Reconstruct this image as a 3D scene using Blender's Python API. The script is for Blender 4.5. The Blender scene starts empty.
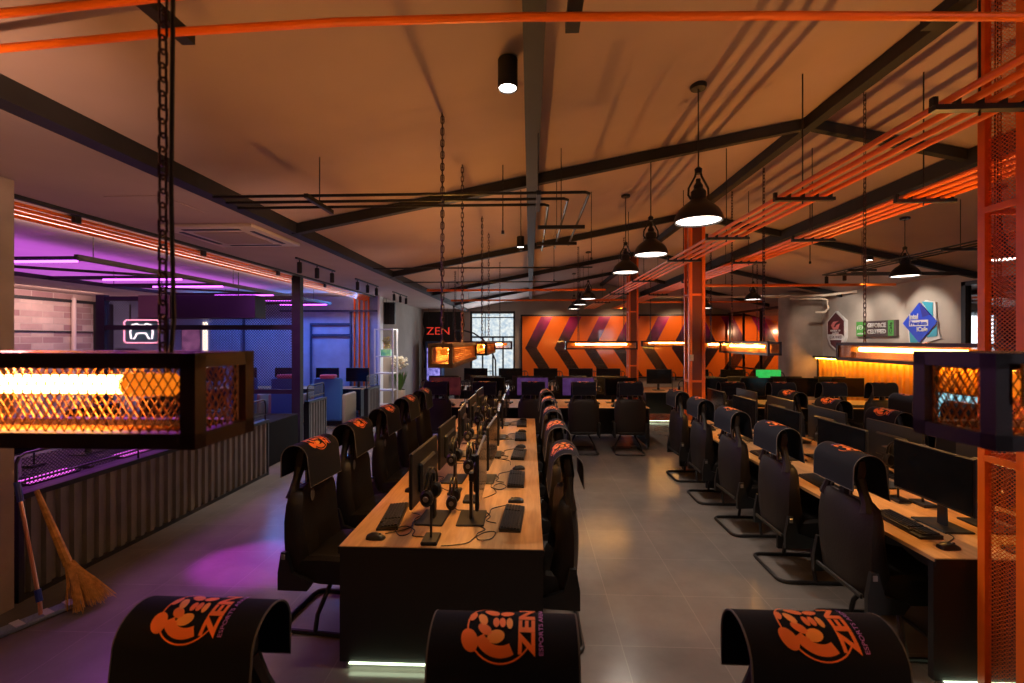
import bpy, bmesh, math, random
from mathutils import Vector, Matrix
random.seed(7)
PI = math.pi
S = bpy.context.scene
COL = S.collection

# ------------------------------------------------------------------ materials
MATS = {}
def mat(name, col, rough=0.5, metal=0.0, var=0.0, vscale=8.0, bump=0.0, bscale=40.0,
        emit=None, estr=0.0, spec=0.5, coat=0.0, rvar=0.0):
    if name in MATS: return MATS[name]
    m = bpy.data.materials.new(name); m.use_nodes = True
    nt = m.node_tree; b = nt.nodes['Principled BSDF']
    b.inputs['Base Color'].default_value = (*col, 1)
    b.inputs['Roughness'].default_value = rough
    b.inputs['Metallic'].default_value = metal
    b.inputs['Specular IOR Level'].default_value = spec
    b.inputs['Coat Weight'].default_value = coat
    b.inputs['Coat Roughness'].default_value = 0.08
    if emit:
        b.inputs['Emission Color'].default_value = (*emit, 1)
        b.inputs['Emission Strength'].default_value = estr
    tc = nt.nodes.new('ShaderNodeTexCoord')
    if var > 0 or rvar > 0:
        n = nt.nodes.new('ShaderNodeTexNoise'); n.inputs['Scale'].default_value = vscale
        n.inputs['Detail'].default_value = 5
        nt.links.new(tc.outputs['Object'], n.inputs['Vector'])
        if var > 0:
            r = nt.nodes.new('ShaderNodeValToRGB')
            r.color_ramp.elements[0].position = 0.3; r.color_ramp.elements[1].position = 0.7
            r.color_ramp.elements[0].color = (*[c*(1-var) for c in col], 1)
            r.color_ramp.elements[1].color = (*[min(1, c*(1+var)) for c in col], 1)
            nt.links.new(n.outputs['Fac'], r.inputs['Fac'])
            nt.links.new(r.outputs['Color'], b.inputs['Base Color'])
        if rvar > 0:
            mr = nt.nodes.new('ShaderNodeMapRange')
            mr.inputs['From Min'].default_value = 0.3; mr.inputs['From Max'].default_value = 0.7
            mr.inputs['To Min'].default_value = max(0.02, rough-rvar); mr.inputs['To Max'].default_value = rough+rvar
            nt.links.new(n.outputs['Fac'], mr.inputs['Value'])
            nt.links.new(mr.outputs['Result'], b.inputs['Roughness'])
    if bump > 0:
        n2 = nt.nodes.new('ShaderNodeTexNoise'); n2.inputs['Scale'].default_value = bscale
        n2.inputs['Detail'].default_value = 4
        nt.links.new(tc.outputs['Object'], n2.inputs['Vector'])
        bp = nt.nodes.new('ShaderNodeBump'); bp.inputs['Strength'].default_value = bump
        bp.inputs['Distance'].default_value = 0.01
        nt.links.new(n2.outputs['Fac'], bp.inputs['Height'])
        nt.links.new(bp.outputs['Normal'], b.inputs['Normal'])
    MATS[name] = m
    return m

def brick_mat(name, c1, c2, mortar, bw, bh, msize, rough, offset=0.5, rot=None, rvar=0.0, bump=0.3, var=0.0, bias=0.0):
    m = bpy.data.materials.new(name); m.use_nodes = True
    nt = m.node_tree; b = nt.nodes['Principled BSDF']
    tc = nt.nodes.new('ShaderNodeTexCoord'); mp = nt.nodes.new('ShaderNodeMapping')
    br = nt.nodes.new('ShaderNodeTexBrick')
    br.offset = offset
    br.inputs['Color1'].default_value = (*c1, 1); br.inputs['Color2'].default_value = (*c2, 1)
    br.inputs['Mortar'].default_value = (*mortar, 1)
    br.inputs['Scale'].default_value = 1.0
    br.inputs['Mortar Size'].default_value = msize
    br.inputs['Mortar Smooth'].default_value = 0.2
    br.inputs['Bias'].default_value = bias
    br.inputs['Brick Width'].default_value = bw; br.inputs['Row Height'].default_value = bh
    if rot == 'YZ':
        s_ = nt.nodes.new('ShaderNodeSeparateXYZ'); c_ = nt.nodes.new('ShaderNodeCombineXYZ')
        nt.links.new(tc.outputs['Object'], s_.inputs[0]); nt.links.new(s_.outputs[1], c_.inputs[0]); nt.links.new(s_.outputs[2], c_.inputs[1])
        nt.links.new(c_.outputs[0], br.inputs['Vector'])
    else:
        nt.links.new(tc.outputs['Object'], mp.inputs['Vector']); nt.links.new(mp.outputs['Vector'], br.inputs['Vector'])
    n = nt.nodes.new('ShaderNodeTexNoise'); n.inputs['Scale'].default_value = 1.7; n.inputs['Detail'].default_value = 8
    n.inputs['Roughness'].default_value = 0.65
    nt.links.new(tc.outputs['Object'], n.inputs['Vector'])
    mx = nt.nodes.new('ShaderNodeMix'); mx.data_type = 'RGBA'; mx.blend_type = 'MULTIPLY'
    mx.inputs['Factor'].default_value = 1.0
    r = nt.nodes.new('ShaderNodeValToRGB')
    r.color_ramp.elements[0].position = 0.3; r.color_ramp.elements[1].position = 0.72
    lo = 1-var
    r.color_ramp.elements[0].color = (lo, lo, lo, 1); r.color_ramp.elements[1].color = (1, 1, 1, 1)
    nt.links.new(n.outputs['Fac'], r.inputs['Fac'])
    nt.links.new(br.outputs['Color'], mx.inputs['A']); nt.links.new(r.outputs['Color'], mx.inputs['B'])
    nt.links.new(mx.outputs['Result'], b.inputs['Base Color'])
    mr = nt.nodes.new('ShaderNodeMapRange')
    mr.inputs['From Min'].default_value = 0.3; mr.inputs['From Max'].default_value = 0.7
    mr.inputs['To Min'].default_value = max(0.02, rough-rvar); mr.inputs['To Max'].default_value = rough+rvar
    nt.links.new(n.outputs['Fac'], mr.inputs['Value']); nt.links.new(mr.outputs['Result'], b.inputs['Roughness'])
    bp = nt.nodes.new('ShaderNodeBump'); bp.inputs['Strength'].default_value = bump; bp.inputs['Distance'].default_value = 0.004
    bp.invert = True
    nt.links.new(br.outputs['Fac'], bp.inputs['Height']); nt.links.new(bp.outputs['Normal'], b.inputs['Normal'])
    MATS[name] = m
    return m

def mesh_screen_mat(name, col, sx, sz, wire, rough=0.5, axis='XZ', emit=0):
    """woven / expanded metal: holes are transparent, pattern fixed to the object"""
    m = bpy.data.materials.new(name); m.use_nodes = True
    nt = m.node_tree; b = nt.nodes['Principled BSDF']; out = nt.nodes['Material Output']
    b.inputs['Base Color'].default_value = (*col, 1); b.inputs['Roughness'].default_value = rough
    tc = nt.nodes.new('ShaderNodeTexCoord'); sp = nt.nodes.new('ShaderNodeSeparateXYZ')
    nt.links.new(tc.outputs['Object'], sp.inputs[0])
    def M(op, a, bb=None):
        n = nt.nodes.new('ShaderNodeMath'); n.operation = op
        for i, v in enumerate((a, bb)):
            if v is None: continue
            if isinstance(v, (int, float)): n.inputs[i].default_value = v
            else: nt.links.new(v, n.inputs[i])
        return n.outputs[0]
    h = sp.outputs[0] if axis[0] == 'X' else sp.outputs[1]
    u = M('DIVIDE', h, sx); v = M('DIVIDE', sp.outputs[2], sz)
    def line(w):
        fr = M('FRACT', w); d = M('ABSOLUTE', M('SUBTRACT', fr, 0.5))
        return M('GREATER_THAN', d, 0.5-wire)
    a = line(M('ADD', u, v)); c = line(M('SUBTRACT', u, v))
    fac = M('MAXIMUM', a, c)
    tr = nt.nodes.new('ShaderNodeBsdfTransparent'); mix = nt.nodes.new('ShaderNodeMixShader')
    nt.links.new(fac, mix.inputs['Fac']); nt.links.new(tr.outputs[0], mix.inputs[1]); nt.links.new(b.outputs[0], mix.inputs[2])
    nt.links.new(mix.outputs[0], out.inputs['Surface'])
    MATS[name] = m
    return m

def glass_mat(name, col, alpha_mix, rough=0.03):
    m = bpy.data.materials.new(name); m.use_nodes = True
    nt = m.node_tree; out = nt.nodes['Material Output']
    tr = nt.nodes.new('ShaderNodeBsdfTransparent'); tr.inputs[0].default_value = (*col, 1)
    gl = nt.nodes.new('ShaderNodeBsdfGlossy'); gl.inputs['Roughness'].default_value = rough
    mix = nt.nodes.new('ShaderNodeMixShader'); mix.inputs['Fac'].default_value = alpha_mix
    nt.links.new(tr.outputs[0], mix.inputs[1]); nt.links.new(gl.outputs[0], mix.inputs[2])
    nt.links.new(mix.outputs[0], out.inputs['Surface'])
    MATS[name] = m
    return m

def emit_mat(name, col, s):
    return mat(name, col, 0.5, emit=col, estr=s)

M_ceiling = mat('ceiling_plaster', (0.46, 0.335, 0.30), 0.8, var=0.06, vscale=1.3, bump=0.15, bscale=3)
M_wall = mat('grey_plaster', (0.36, 0.31, 0.27), 0.8, var=0.12, vscale=1.5, bump=0.2, bscale=12)
M_concrete = mat('concrete', (0.34, 0.27, 0.22), 0.75, var=0.22, vscale=2.2, bump=0.25, bscale=18)
M_signwall = mat('sign_wall_concrete', (0.50, 0.45, 0.40), 0.75, var=0.16, vscale=1.6, bump=0.15, bscale=14)
M_beam = mat('charcoal_painted_steel', (0.014, 0.014, 0.016), 0.6, var=0.2, vscale=6)
M_black = mat('black_steel', (0.012, 0.012, 0.014), 0.4)
M_maroon = mat('dark_lamp_steel', (0.035, 0.012, 0.018), 0.38, metal=0.3)
M_orange = mat('orange_painted_steel', (0.88, 0.165, 0.010), 0.38, var=0.08, vscale=5)
M_orange_panel = mat('orange_corrugated_sheet', (0.92, 0.36, 0.015), 0.45)
M_floor = brick_mat('floor_tiles', (0.205, 0.188, 0.178), (0.225, 0.206, 0.195), (0.30, 0.27, 0.25), 0.6, 0.6, 0.0025, 0.21, offset=0.0, rvar=0.05, bump=0.2, var=0.28)
M_brick = brick_mat('white_brick', (0.72, 0.55, 0.50), (0.40, 0.22, 0.24), (0.62, 0.5, 0.46), 0.5, 0.16, 0.012, 0.8, rot='YZ', bump=0.6, var=0.3)
M_bluewall = mat('blue_grey_plaster', (0.30, 0.36, 0.62), 0.8, var=0.12, vscale=3, bump=0.2, bscale=30)
M_navy = mat('navy_paint', (0.02, 0.05, 0.15), 0.5)
M_leather = mat('black_leather', (0.009, 0.0075, 0.007), 0.5, spec=.35, bump=0.25, bscale=120)
M_shell = mat('dark_brown_leather', (0.0125, 0.009, 0.0075), 0.5, spec=.35, bump=0.2, bscale=90)
M_plastic = mat('black_plastic', (0.01, 0.01, 0.011), 0.4)
M_pad = mat('black_cloth_pad', (0.0075, 0.0085, 0.016), 0.85, spec=.2, bump=0.15, bscale=400)
M_padedge = mat('grey_stitching', (0.12, 0.11, 0.11), 0.8)
M_logo_o = mat('orange_print', (0.95, 0.20, 0.03), 0.6)
M_logo_y = mat('amber_print', (1.0, 0.36, 0.06), 0.6)
M_logo_w = mat('lilac_print', (0.50, 0.18, 0.70), 0.6)
M_silver = mat('silver_badge', (0.30, 0.29, 0.29), 0.35, metal=0.7)
def wood_mat():
    m = bpy.data.materials.new('oak_laminate'); m.use_nodes = True
    nt = m.node_tree; b = nt.nodes['Principled BSDF']; b.inputs['Roughness'].default_value = 0.42
    tc = nt.nodes.new('ShaderNodeTexCoord'); mp = nt.nodes.new('ShaderNodeMapping')
    mp.inputs['Scale'].default_value = (12, 1.2, 1)
    n = nt.nodes.new('ShaderNodeTexNoise'); n.inputs['Scale'].default_value = 2.5; n.inputs['Detail'].default_value = 8
    n.inputs['Distortion'].default_value = 0.6
    r = nt.nodes.new('ShaderNodeValToRGB')
    r.color_ramp.elements[0].position = 0.25; r.color_ramp.elements[0].color = (0.42, 0.23, 0.095, 1)
    r.color_ramp.elements[1].position = 0.75; r.color_ramp.elements[1].color = (0.64, 0.38, 0.17, 1)
    nt.links.new(tc.outputs['Object'], mp.inputs[0]); nt.links.new(mp.outputs[0], n.inputs['Vector'])
    nt.links.new(n.outputs['Fac'], r.inputs[0]); nt.links.new(r.outputs[0], b.inputs['Base Color'])
    return m
M_wood = wood_mat()
M_desk_black = mat('black_desk_panel', (0.012, 0.012, 0.014), 0.5, bump=0.1, bscale=200)
M_screen = mat('dark_screen_glass', (0.006, 0.006, 0.007), 0.16)
M_key = mat('key_caps', (0.02, 0.02, 0.022), 0.5)
M_corr = mat('grey_corrugated_steel', (0.16, 0.155, 0.15), 0.45, var=0.15, vscale=4)
M_white = mat('white_metal', (0.75, 0.76, 0.78), 0.5)
M_cream = mat('cream_paint', (0.72, 0.60, 0.48), 0.5)
M_glow_amber = emit_mat('amber_tube_glow', (1.0, 0.45, 0.095), 38)
M_amber_cap = mat('amber_glass_cap', (0.8, 0.22, 0.02), 0.25, emit=(1, 0.22, 0.01), estr=0.5)
M_glow_white = emit_mat('white_lamp_glow', (1.0, 0.86, 0.76), 2.6)
M_glow_spot = emit_mat('spot_lamp_glow', (1.0, 0.9, 0.8), 14)
M_glow_purple = emit_mat('purple_tube_glow', (0.70, 0.10, 1.0), 3.2)
M_glow_blue = emit_mat('blue_tube_glow', (0.08, 0.25, 1.0), 14)
M_glow_red = emit_mat('red_neon_glow', (1.0, 0.06, 0.03), .32)
M_glow_pink = emit_mat('pink_neon_glow', (1.0, 0.28, 0.42), 2.0)
M_glow_ivory = emit_mat('ivory_neon_glow', (1.0, 0.75, 0.8), 2.4)
M_led_green = emit_mat('pale_green_led', (0.70, 0.85, 0.55), 3.5)
M_pane_day = None

def scr(name, c, s):
    m = bpy.data.materials.new(name); m.use_nodes = True
    nt = m.node_tree; b = nt.nodes['Principled BSDF']; b.inputs['Roughness'].default_value = .3
    b.inputs['Base Color'].default_value = (.01, .01, .01, 1)
    tc = nt.nodes.new('ShaderNodeTexCoord'); n = nt.nodes.new('ShaderNodeTexNoise'); n.inputs['Scale'].default_value = 9
    n.inputs['Detail'].default_value = 3
    r = nt.nodes.new('ShaderNodeValToRGB')
    r.color_ramp.elements[0].position = .35; r.color_ramp.elements[0].color = (*c[0], 1)
    r.color_ramp.elements[1].position = .65; r.color_ramp.elements[1].color = (*c[1], 1)
    nt.links.new(tc.outputs['Object'], n.inputs['Vector']); nt.links.new(n.outputs['Fac'], r.inputs[0])
    nt.links.new(r.outputs[0], b.inputs['Emission Color']); b.inputs['Emission Strength'].default_value = s
    return m
# ------------------------------------------------------------------ mesh builder
class MB:
    def __init__(s): s.bm = bmesh.new()
    def box(s, c, d, rz=0, bev=0.0, seg=1, rot=None):
        r = bmesh.ops.create_cube(s.bm, size=1.0)
        vs = r['verts']
        m = Matrix.Translation(c) @ (rot if rot else Matrix.Rotation(rz, 4, 'Z')) @ Matrix.Diagonal((*d, 1))
        bmesh.ops.transform(s.bm, matrix=m, verts=vs)
        if bev > 0:
            es = list({e for v in vs for e in v.link_edges})
            bmesh.ops.bevel(s.bm, geom=es, offset=min(bev, min(d)*0.45), segments=seg, affect='EDGES', profile=0.5)
        return s
    def b2(s, a, b, bev=0.0, seg=1):
        c = [(a[i]+b[i])/2 for i in range(3)]; d = [abs(b[i]-a[i]) for i in range(3)]
        return s.box(c, d, bev=bev, seg=seg)
    def tube(s, pts, r, n=8, closed=False, caps=True):
        pts = [Vector(p) for p in pts]; N = len(pts); rings = []
        up = None
        for i, p in enumerate(pts):
            if closed: t = (pts[(i+1) % N]-pts[i-1])
            elif i == 0: t = pts[1]-pts[0]
            elif i == N-1: t = pts[-1]-pts[-2]
            else: t = (pts[i+1]-p).normalized()+(p-pts[i-1]).normalized()
            if t.length < 1e-9: t = Vector((0, 0, 1))
            t.normalize()
            if up is None:
                up = Vector((0, 0, 1)) if abs(t.z) < 0.9 else Vector((1, 0, 0))
            a = t.cross(up)
            if a.length < 1e-6: a = t.orthogonal()
            a.normalize(); b = a.cross(t).normalized(); up = b
            rr = r[i] if isinstance(r, (list, tuple)) else r
            rings.append([s.bm.verts.new(p+a*math.cos(2*PI*k/n)*rr+b*math.sin(2*PI*k/n)*rr) for k in range(n)])
        M = N if closed else N-1
        for i in range(M):
            A = rings[i]; B = rings[(i+1) % N]
            for k in range(n):
                s.bm.faces.new((A[k], A[(k+1) % n], B[(k+1) % n], B[k]))
        if caps and not closed:
            s.bm.faces.new(rings[0][::-1]); s.bm.faces.new(rings[-1])
        return s
    def bar(s, a, b, w, h=None):
        """rectangular bar from a to b"""
        a = Vector(a); b = Vector(b); h = h or w
        t = (b-a); L = t.length; t.normalize()
        up = Vector((0, 0, 1)) if abs(t.z) < 0.95 else Vector((0, 1, 0))
        x = t.cross(up).normalized(); z = x.cross(t).normalized()
        R = Matrix((( x.x, t.x, z.x, 0), (x.y, t.y, z.y, 0), (x.z, t.z, z.z, 0), (0, 0, 0, 1)))
        return s.box((a+b)/2, (w, L, h), rot=R)
    def lathe(s, prof, c=(0, 0, 0), n=20, M=None):
        rings = []
        for (r, z) in prof:
            if r < 1e-6: rings.append([s.bm.verts.new((0, 0, z))]*n)
            else: rings.append([s.bm.verts.new((r*math.cos(2*PI*k/n), r*math.sin(2*PI*k/n), z)) for k in range(n)])
        for i in range(len(rings)-1):
            A, B = rings[i], rings[i+1]
            for k in range(n):
                f = []
                for v in (A[k], A[(k+1) % n], B[(k+1) % n], B[k]):
                    if v not in f: f.append(v)
                if len(f) > 2:
                    try: s.bm.faces.new(f)
                    except ValueError: pass
        vs = list({v for r in rings for v in r})
        T = Matrix.Translation(c) @ (M if M else Matrix.Identity(4))
        bmesh.ops.transform(s.bm, matrix=T, verts=vs)
        return s
    def cyl(s, a, b, r, n=16): return s.tube([a, b], r, n)
    def prism(s, poly, z0, z1, M=None):
        """2-D polygon (x,y) extruded z0..z1 then transformed"""
        A = [s.bm.verts.new((p[0], p[1], z0)) for p in poly]; B = [s.bm.verts.new((p[0], p[1], z1)) for p in poly]
        n = len(poly)
        s.bm.faces.new(A[::-1]); s.bm.faces.new(B)
        for i in range(n): s.bm.faces.new((A[i], A[(i+1) % n], B[(i+1) % n], B[i]))
        if M: bmesh.ops.transform(s.bm, matrix=M, verts=A+B)
        return s
    def grid(s, rows, closed=False, cap=False):
        R = [[s.bm.verts.new(p) for p in row] for row in rows]
        n = len(R[0])
        for i in range(len(R)-1):
            for k in range(n if closed else n-1):
                s.bm.faces.new((R[i][k], R[i][(k+1) % n], R[i+1][(k+1) % n], R[i+1][k]))
        if cap and closed:
            s.bm.faces.new(R[0][::-1]); s.bm.faces.new(R[-1])
        return s
    def sphere(s, c, r, sc=(1, 1, 1), u=14, v=8):
        M = Matrix.Translation(c) @ Matrix.Diagonal((sc[0], sc[1], sc[2], 1))
        bmesh.ops.create_uvsphere(s.bm, u_segments=u, v_segments=v, radius=r, matrix=M)
        return s
    def build(s, name, material, parent=None, loc=(0, 0, 0), rz=0, smooth=True):
        bm = s.bm
        bmesh.ops.recalc_face_normals(bm, faces=bm.faces)
        if smooth:
            for f in bm.faces: f.smooth = True
            for e in bm.edges:
                if len(e.link_faces) == 2 and e.calc_face_angle(0) > 0.6: e.smooth = False
        me = bpy.data.meshes.new(name); bm.to_mesh(me); bm.free()
        me.materials.append(material)
        o = bpy.data.objects.new(name, me); COL.objects.link(o)
        o.location = loc; o.rotation_euler = (0, 0, rz)
        if parent: o.parent = parent
        return o

def tag(o, label, cat, group=None, kind=None):
    o['label'] = label; o['category'] = cat
    if group: o['group'] = group
    if kind: o['kind'] = kind
    return o
def empty(name, loc=(0, 0, 0), rz=0):
    o = bpy.data.objects.new(name, None); COL.objects.link(o)
    o.location = loc; o.rotation_euler = (0, 0, rz); o.empty_display_size = 0.1
    return o
def struct(name, mb, m):
    o = mb.build(name, m); o['kind'] = 'structure'; return o
def copy_tree(o, parent=None):
    c = o.copy(); COL.objects.link(c); c.parent = parent
    for ch in list(o.children): copy_tree(ch, c)
    return c
class Kind:
    def __init__(s, make, cat, group=None): s.make = make; s.cat = cat; s.group = group; s.proto = None; s.used = False
    def put(s, loc, rz, label, group=None):
        if s.proto is None: s.proto = s.make(); o = s.proto
        else: o = copy_tree(s.proto)
        o.location = loc; o.rotation_euler = (0, 0, rz)
        g = group or s.group
        tag(o, label, s.cat, g)
        return o
def lab_part(o, l): o['label'] = l; return o

def text_bm(txt, size, bold=0.0):
    cu = bpy.data.curves.new('t', 'FONT'); cu.body = txt; cu.size = size; cu.align_x = 'CENTER'; cu.align_y = 'CENTER'
    cu.resolution_u = 3; cu.offset = bold
    o = bpy.data.objects.new('t', cu); COL.objects.link(o)
    dg = bpy.context.evaluated_depsgraph_get(); me = bpy.data.meshes.new_from_object(o.evaluated_get(dg))
    bm = bmesh.new(); bm.from_mesh(me)
    bpy.data.objects.remove(o); bpy.data.curves.remove(cu); bpy.data.meshes.remove(me)
    return bm
def text_part(name, txt, size, width, M, depth, m, parent=None, bold=0.0, height=None):
    """raised lettering fitted to width (and height), placed with matrix M (text in its local XY, facing +Z)"""
    bm = text_bm(txt, size, bold)
    xs = [v.co.x for v in bm.verts]; ys = [v.co.y for v in bm.verts]
    cx = (min(xs)+max(xs))/2; cy = (min(ys)+max(ys))/2
    kx = width/(max(xs)-min(xs)); ky = kx if height is None else height/(max(ys)-min(ys))
    for v in bm.verts: v.co = Vector(((v.co.x-cx)*kx, (v.co.y-cy)*ky, 0))
    r = bmesh.ops.extrude_face_region(bm, geom=list(bm.faces))
    for g in r['geom']:
        if isinstance(g, bmesh.types.BMVert): g.co.z += depth
    bmesh.ops.transform(bm, matrix=M, verts=bm.verts)
    mb = MB(); mb.bm.free(); mb.bm = bm
    return mb.build(name, m, parent, smooth=False)

# ------------------------------------------------------------------ room constants
EX, EZ = -2.45, 3.2          # eave of the gable on the left
RX, RZ = 2.75, 4.2           # ridge
WX = 7.45                    # right wall
YF, YB = 17.7, -3.2
def ceil_z(x):
    if x <= EX: return EZ
    if x <= RX: return EZ+(RZ-EZ)*(x-EX)/(RX-EX)
    return RZ-0.2255*(x-RX)
XR = 11.0
SL = (RZ-EZ)/(RX-EX)

# floor / ceiling / walls
struct('floor', MB().b2((-12.3, YB-.2, -0.12), (XR+.3, YF+.3, 0)), M_floor)
def slab(x0, z0, x1, z1, y0, y1, t=0.12):
    m = MB()
    m.prism([(x0, z0), (x1, z1), (x1, z1+t), (x0, z0+t)], 0, y1-y0,
            Matrix.Translation((0, y1, 0)) @ Matrix.Rotation(PI/2, 4, 'X'))
    return m
struct('ceiling', slab(-12.3, EZ, EX, EZ, YB-.2, YF+.3), M_ceiling)
struct('ceiling', slab(EX, EZ, RX, RZ, YB-.2, YF+.3), M_ceiling)
struct('ceiling', slab(RX, RZ, XR+.3, ceil_z(XR+.3), YB-.2, YF+.3), M_ceiling)

# far wall with a window opening (x -2.35..-0.55, z 0.35..3.1)
WX0, WX1, WZ0, WZ1 = -2.33, -0.58, 0.3, 3.12
m = MB()
m.b2((-4.4, YF, 0), (WX0, YF+.2, 3.2)); m.b2((WX0, YF, 0), (WX1, YF+.2, WZ0)); m.b2((WX0, YF, WZ1), (WX1, YF+.2, 3.3))
m.b2((WX1, YF, 0), (XR, YF+.2, 2.4))
m.prism([(WX1, 2.4), (XR, 2.4), (XR, ceil_z(XR)+.05), (RX, RZ+.05), (WX1, ceil_z(WX1)+.05)], 0, .2, Matrix.Translation((0, YF+.2, 0)) @ Matrix.Rotation(PI/2, 4, 'X'))
m.prism([(EX, 3.15), (WX1, 3.15), (WX1, ceil_z(WX1)+.05), (EX, EZ+.05)], 0, .2, Matrix.Translation((0, YF+.2, 0)) @ Matrix.Rotation(PI/2, 4, 'X'))
struct('wall_far', m, M_wall)
# window in the far wall
w = MB()
fy = YF+.05
w.b2((WX0, fy-.05, WZ0), (WX0+.07, fy+.05, WZ1)); w.b2((WX1-.07, fy-.05, WZ0), (WX1, fy+.05, WZ1))
w.b2((WX0, fy-.05, WZ1-.09), (WX1, fy+.05, WZ1)); w.b2((WX0, fy-.05, WZ0), (WX1, fy+.05, WZ0+.08))
w.b2((WX0, fy-.04, 2.08), (WX1, fy+.04, 2.15)); w.b2((WX0, fy-.03, 2.86), (WX1, fy+.03, 2.90))
for x in (-1.85, -1.45, -1.05): w.b2((x-.03, fy-.03, WZ0), (x+.03, fy+.03, 2.1))
for x in (-1.75,): w.b2((x-.015, fy-.02, 2.1), (x+.015, fy+.02, WZ1))
wf = struct('window_1', w, M_black)
lab_part(MB().b2((WX0+.03, fy+.06, WZ0+.03), (WX1-.03, fy+.08, WZ1-.03)).build('pane', scr('daylight_pane', ((.33, .42, .50), (.62, .66, .64)), .85), wf), 'frosted bright daylight panes')
# city seen through is only frosted glass in the photo

# right wall (sign wall) from y 8.3 to 12.0, then window opening before it
m = MB()
wy = Matrix.Rotation(PI/2, 4, 'X')
m.b2((WX, 8.15, 0), (WX+.2, 12.3, ceil_z(WX)+.02))
m.b2((WX, YB, 0), (WX+.2, 8.15, 0.9)); m.b2((WX, YB, 3.0), (WX+.2, 8.15, ceil_z(WX)+.02)); m.b2((WX, YB, .9), (WX+.2, 4.4, 3.0))
struct('wall_right', m, M_signwall)
w = MB()
for y in (8.11, 6.9, 5.65, 4.44): w.b2((WX-.02, y-.04, .9), (WX+.1, y+.04, 3.0))
w.b2((WX-.02, 4.4, 2.93), (WX+.1, 8.15, 3.0)); w.b2((WX-.02, 4.4, .9), (WX+.1, 8.15, .97))
wf = struct('window_2', w, M_black)
MB().b2((WX+.03, 4.4, .95), (WX+.05, 8.15, 2.95)).build('pane', glass_mat('dark_pane', (0.25, 0.18, 0.15), 0.35), wf)
struct('wall_side_room', MB().b2((WX+1.6, 3.5, 0), (WX+1.7, 9.0, 3.3)).b2((WX+.2, 8.9, 0), (WX+1.7, 9.0, 3.3)).b2((WX+.2, 3.5, 0), (WX+1.7, 3.6, 3.3)), mat('rust_plaster', (0.25, 0.08, 0.03), .8, var=.4, vscale=3))
struct('trim_9', MB().b2((WX+1.2, 7.7, 0), (WX+1.32, 7.82, 3.0)), M_orange)
# concrete pillar that ends the sign wall
struct('wall_pillar', MB().box((7.12, 12.2, 1.6), (1.0, .6, 3.3), bev=.12, seg=4), M_concrete)
struct('wall_annex', MB().b2((XR, 12, 0), (XR+.2, YF, 3.0)).b2((7.6, 12.0, 0), (XR, 12.2, 2.9)), M_wall)
# pillar / wall stub at far left foreground
struct('wall_left', MB().b2((-4.15, YB, 0), (-3.85, 3.25, 3.19)), M_concrete)
# left zone walls
m = MB().b2((-12.2, 3.0, 0), (-12, 12.5, 3.2))
struct('wall_brick', m, M_brick)
struct('wall_blue', MB().b2((-12, 12.35, 0), (-4.12, 12.55, 3.2)), M_bluewall)
struct('wall_corridor', MB().b2((-4.4, 12.55, 0), (-4.2, YF, 3.2)), M_wall)
struct('wall_zone', MB().b2((-12, 2.6, 0), (-4.15, 2.75, 3.2)), M_wall)
# back wall, behind the camera, with a bright window
m = MB()
BX0, BX1 = 5.75, 7.0
m.b2((-4.15, YB-.2, 0), (BX0, YB, 3.2)); m.b2((BX0, YB-.2, 0), (BX1, YB, .7)); m.b2((BX0, YB-.2, 2.9), (BX1, YB, 3.2)); m.b2((BX1, YB-.2, 0), (WX, YB, 3.2))
m.prism([(EX, 3.2), (WX, 3.15), (WX, ceil_z(WX)), (RX, RZ), (EX, EZ+.01)], 0, .2, Matrix.Translation((0, YB, 0)) @ wy)
struct('wall_back', m, M_wall)
w = MB()
for x in (BX0, (BX0+BX1)/2, BX1): w.b2((x-.03, YB-.15, .7), (x+.03, YB-.05, 2.9))
for z in (.72, 1.9, 2.88): w.b2((BX0, YB-.15, z-.03), (BX1, YB-.05, z+.03))
wf = struct('window_3', w, M_black)
MB().b2((BX0, YB-.18, .7), (BX1, YB-.16, 2.9)).build('pane', emit_mat('bright_daylight', (0.88, .9, 1.0), 2.5), wf)

# steel frame: eave beam, central purlin, ridge beam, second purlin, rafters
struct('trim_1', MB().b2((-2.52, YB, 3.10), (-2.40, YF, 3.24)), M_beam)
for i, (x, w_, h_) in enumerate(((0.02, .11, .16), (RX, .10, .12), (4.3, .12, .16))):
    z = ceil_z(x)
    struct('trim_%d' % (i+2), MB().b2((x-w_/2, YB, z-h_), (x+w_/2, YF, z-.005)), M_beam)
ridge_frames = [1.35, 4.62, 7.9, 11.2, 14.5]
for i, y in enumerate(ridge_frames):
    m = MB()
    for (a, b) in ((EX, RX), (RX, WX)):
        za, zb = ceil_z(a)-.012, ceil_z(b)-.012
        m.prism([(a, za), (b, zb), (b, zb-.10), (a, za-.10)], 0, .07, Matrix.Translation((0, y+.035, 0)) @ wy)
    struct('trim_%d' % (i+10), m, M_beam)

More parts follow.
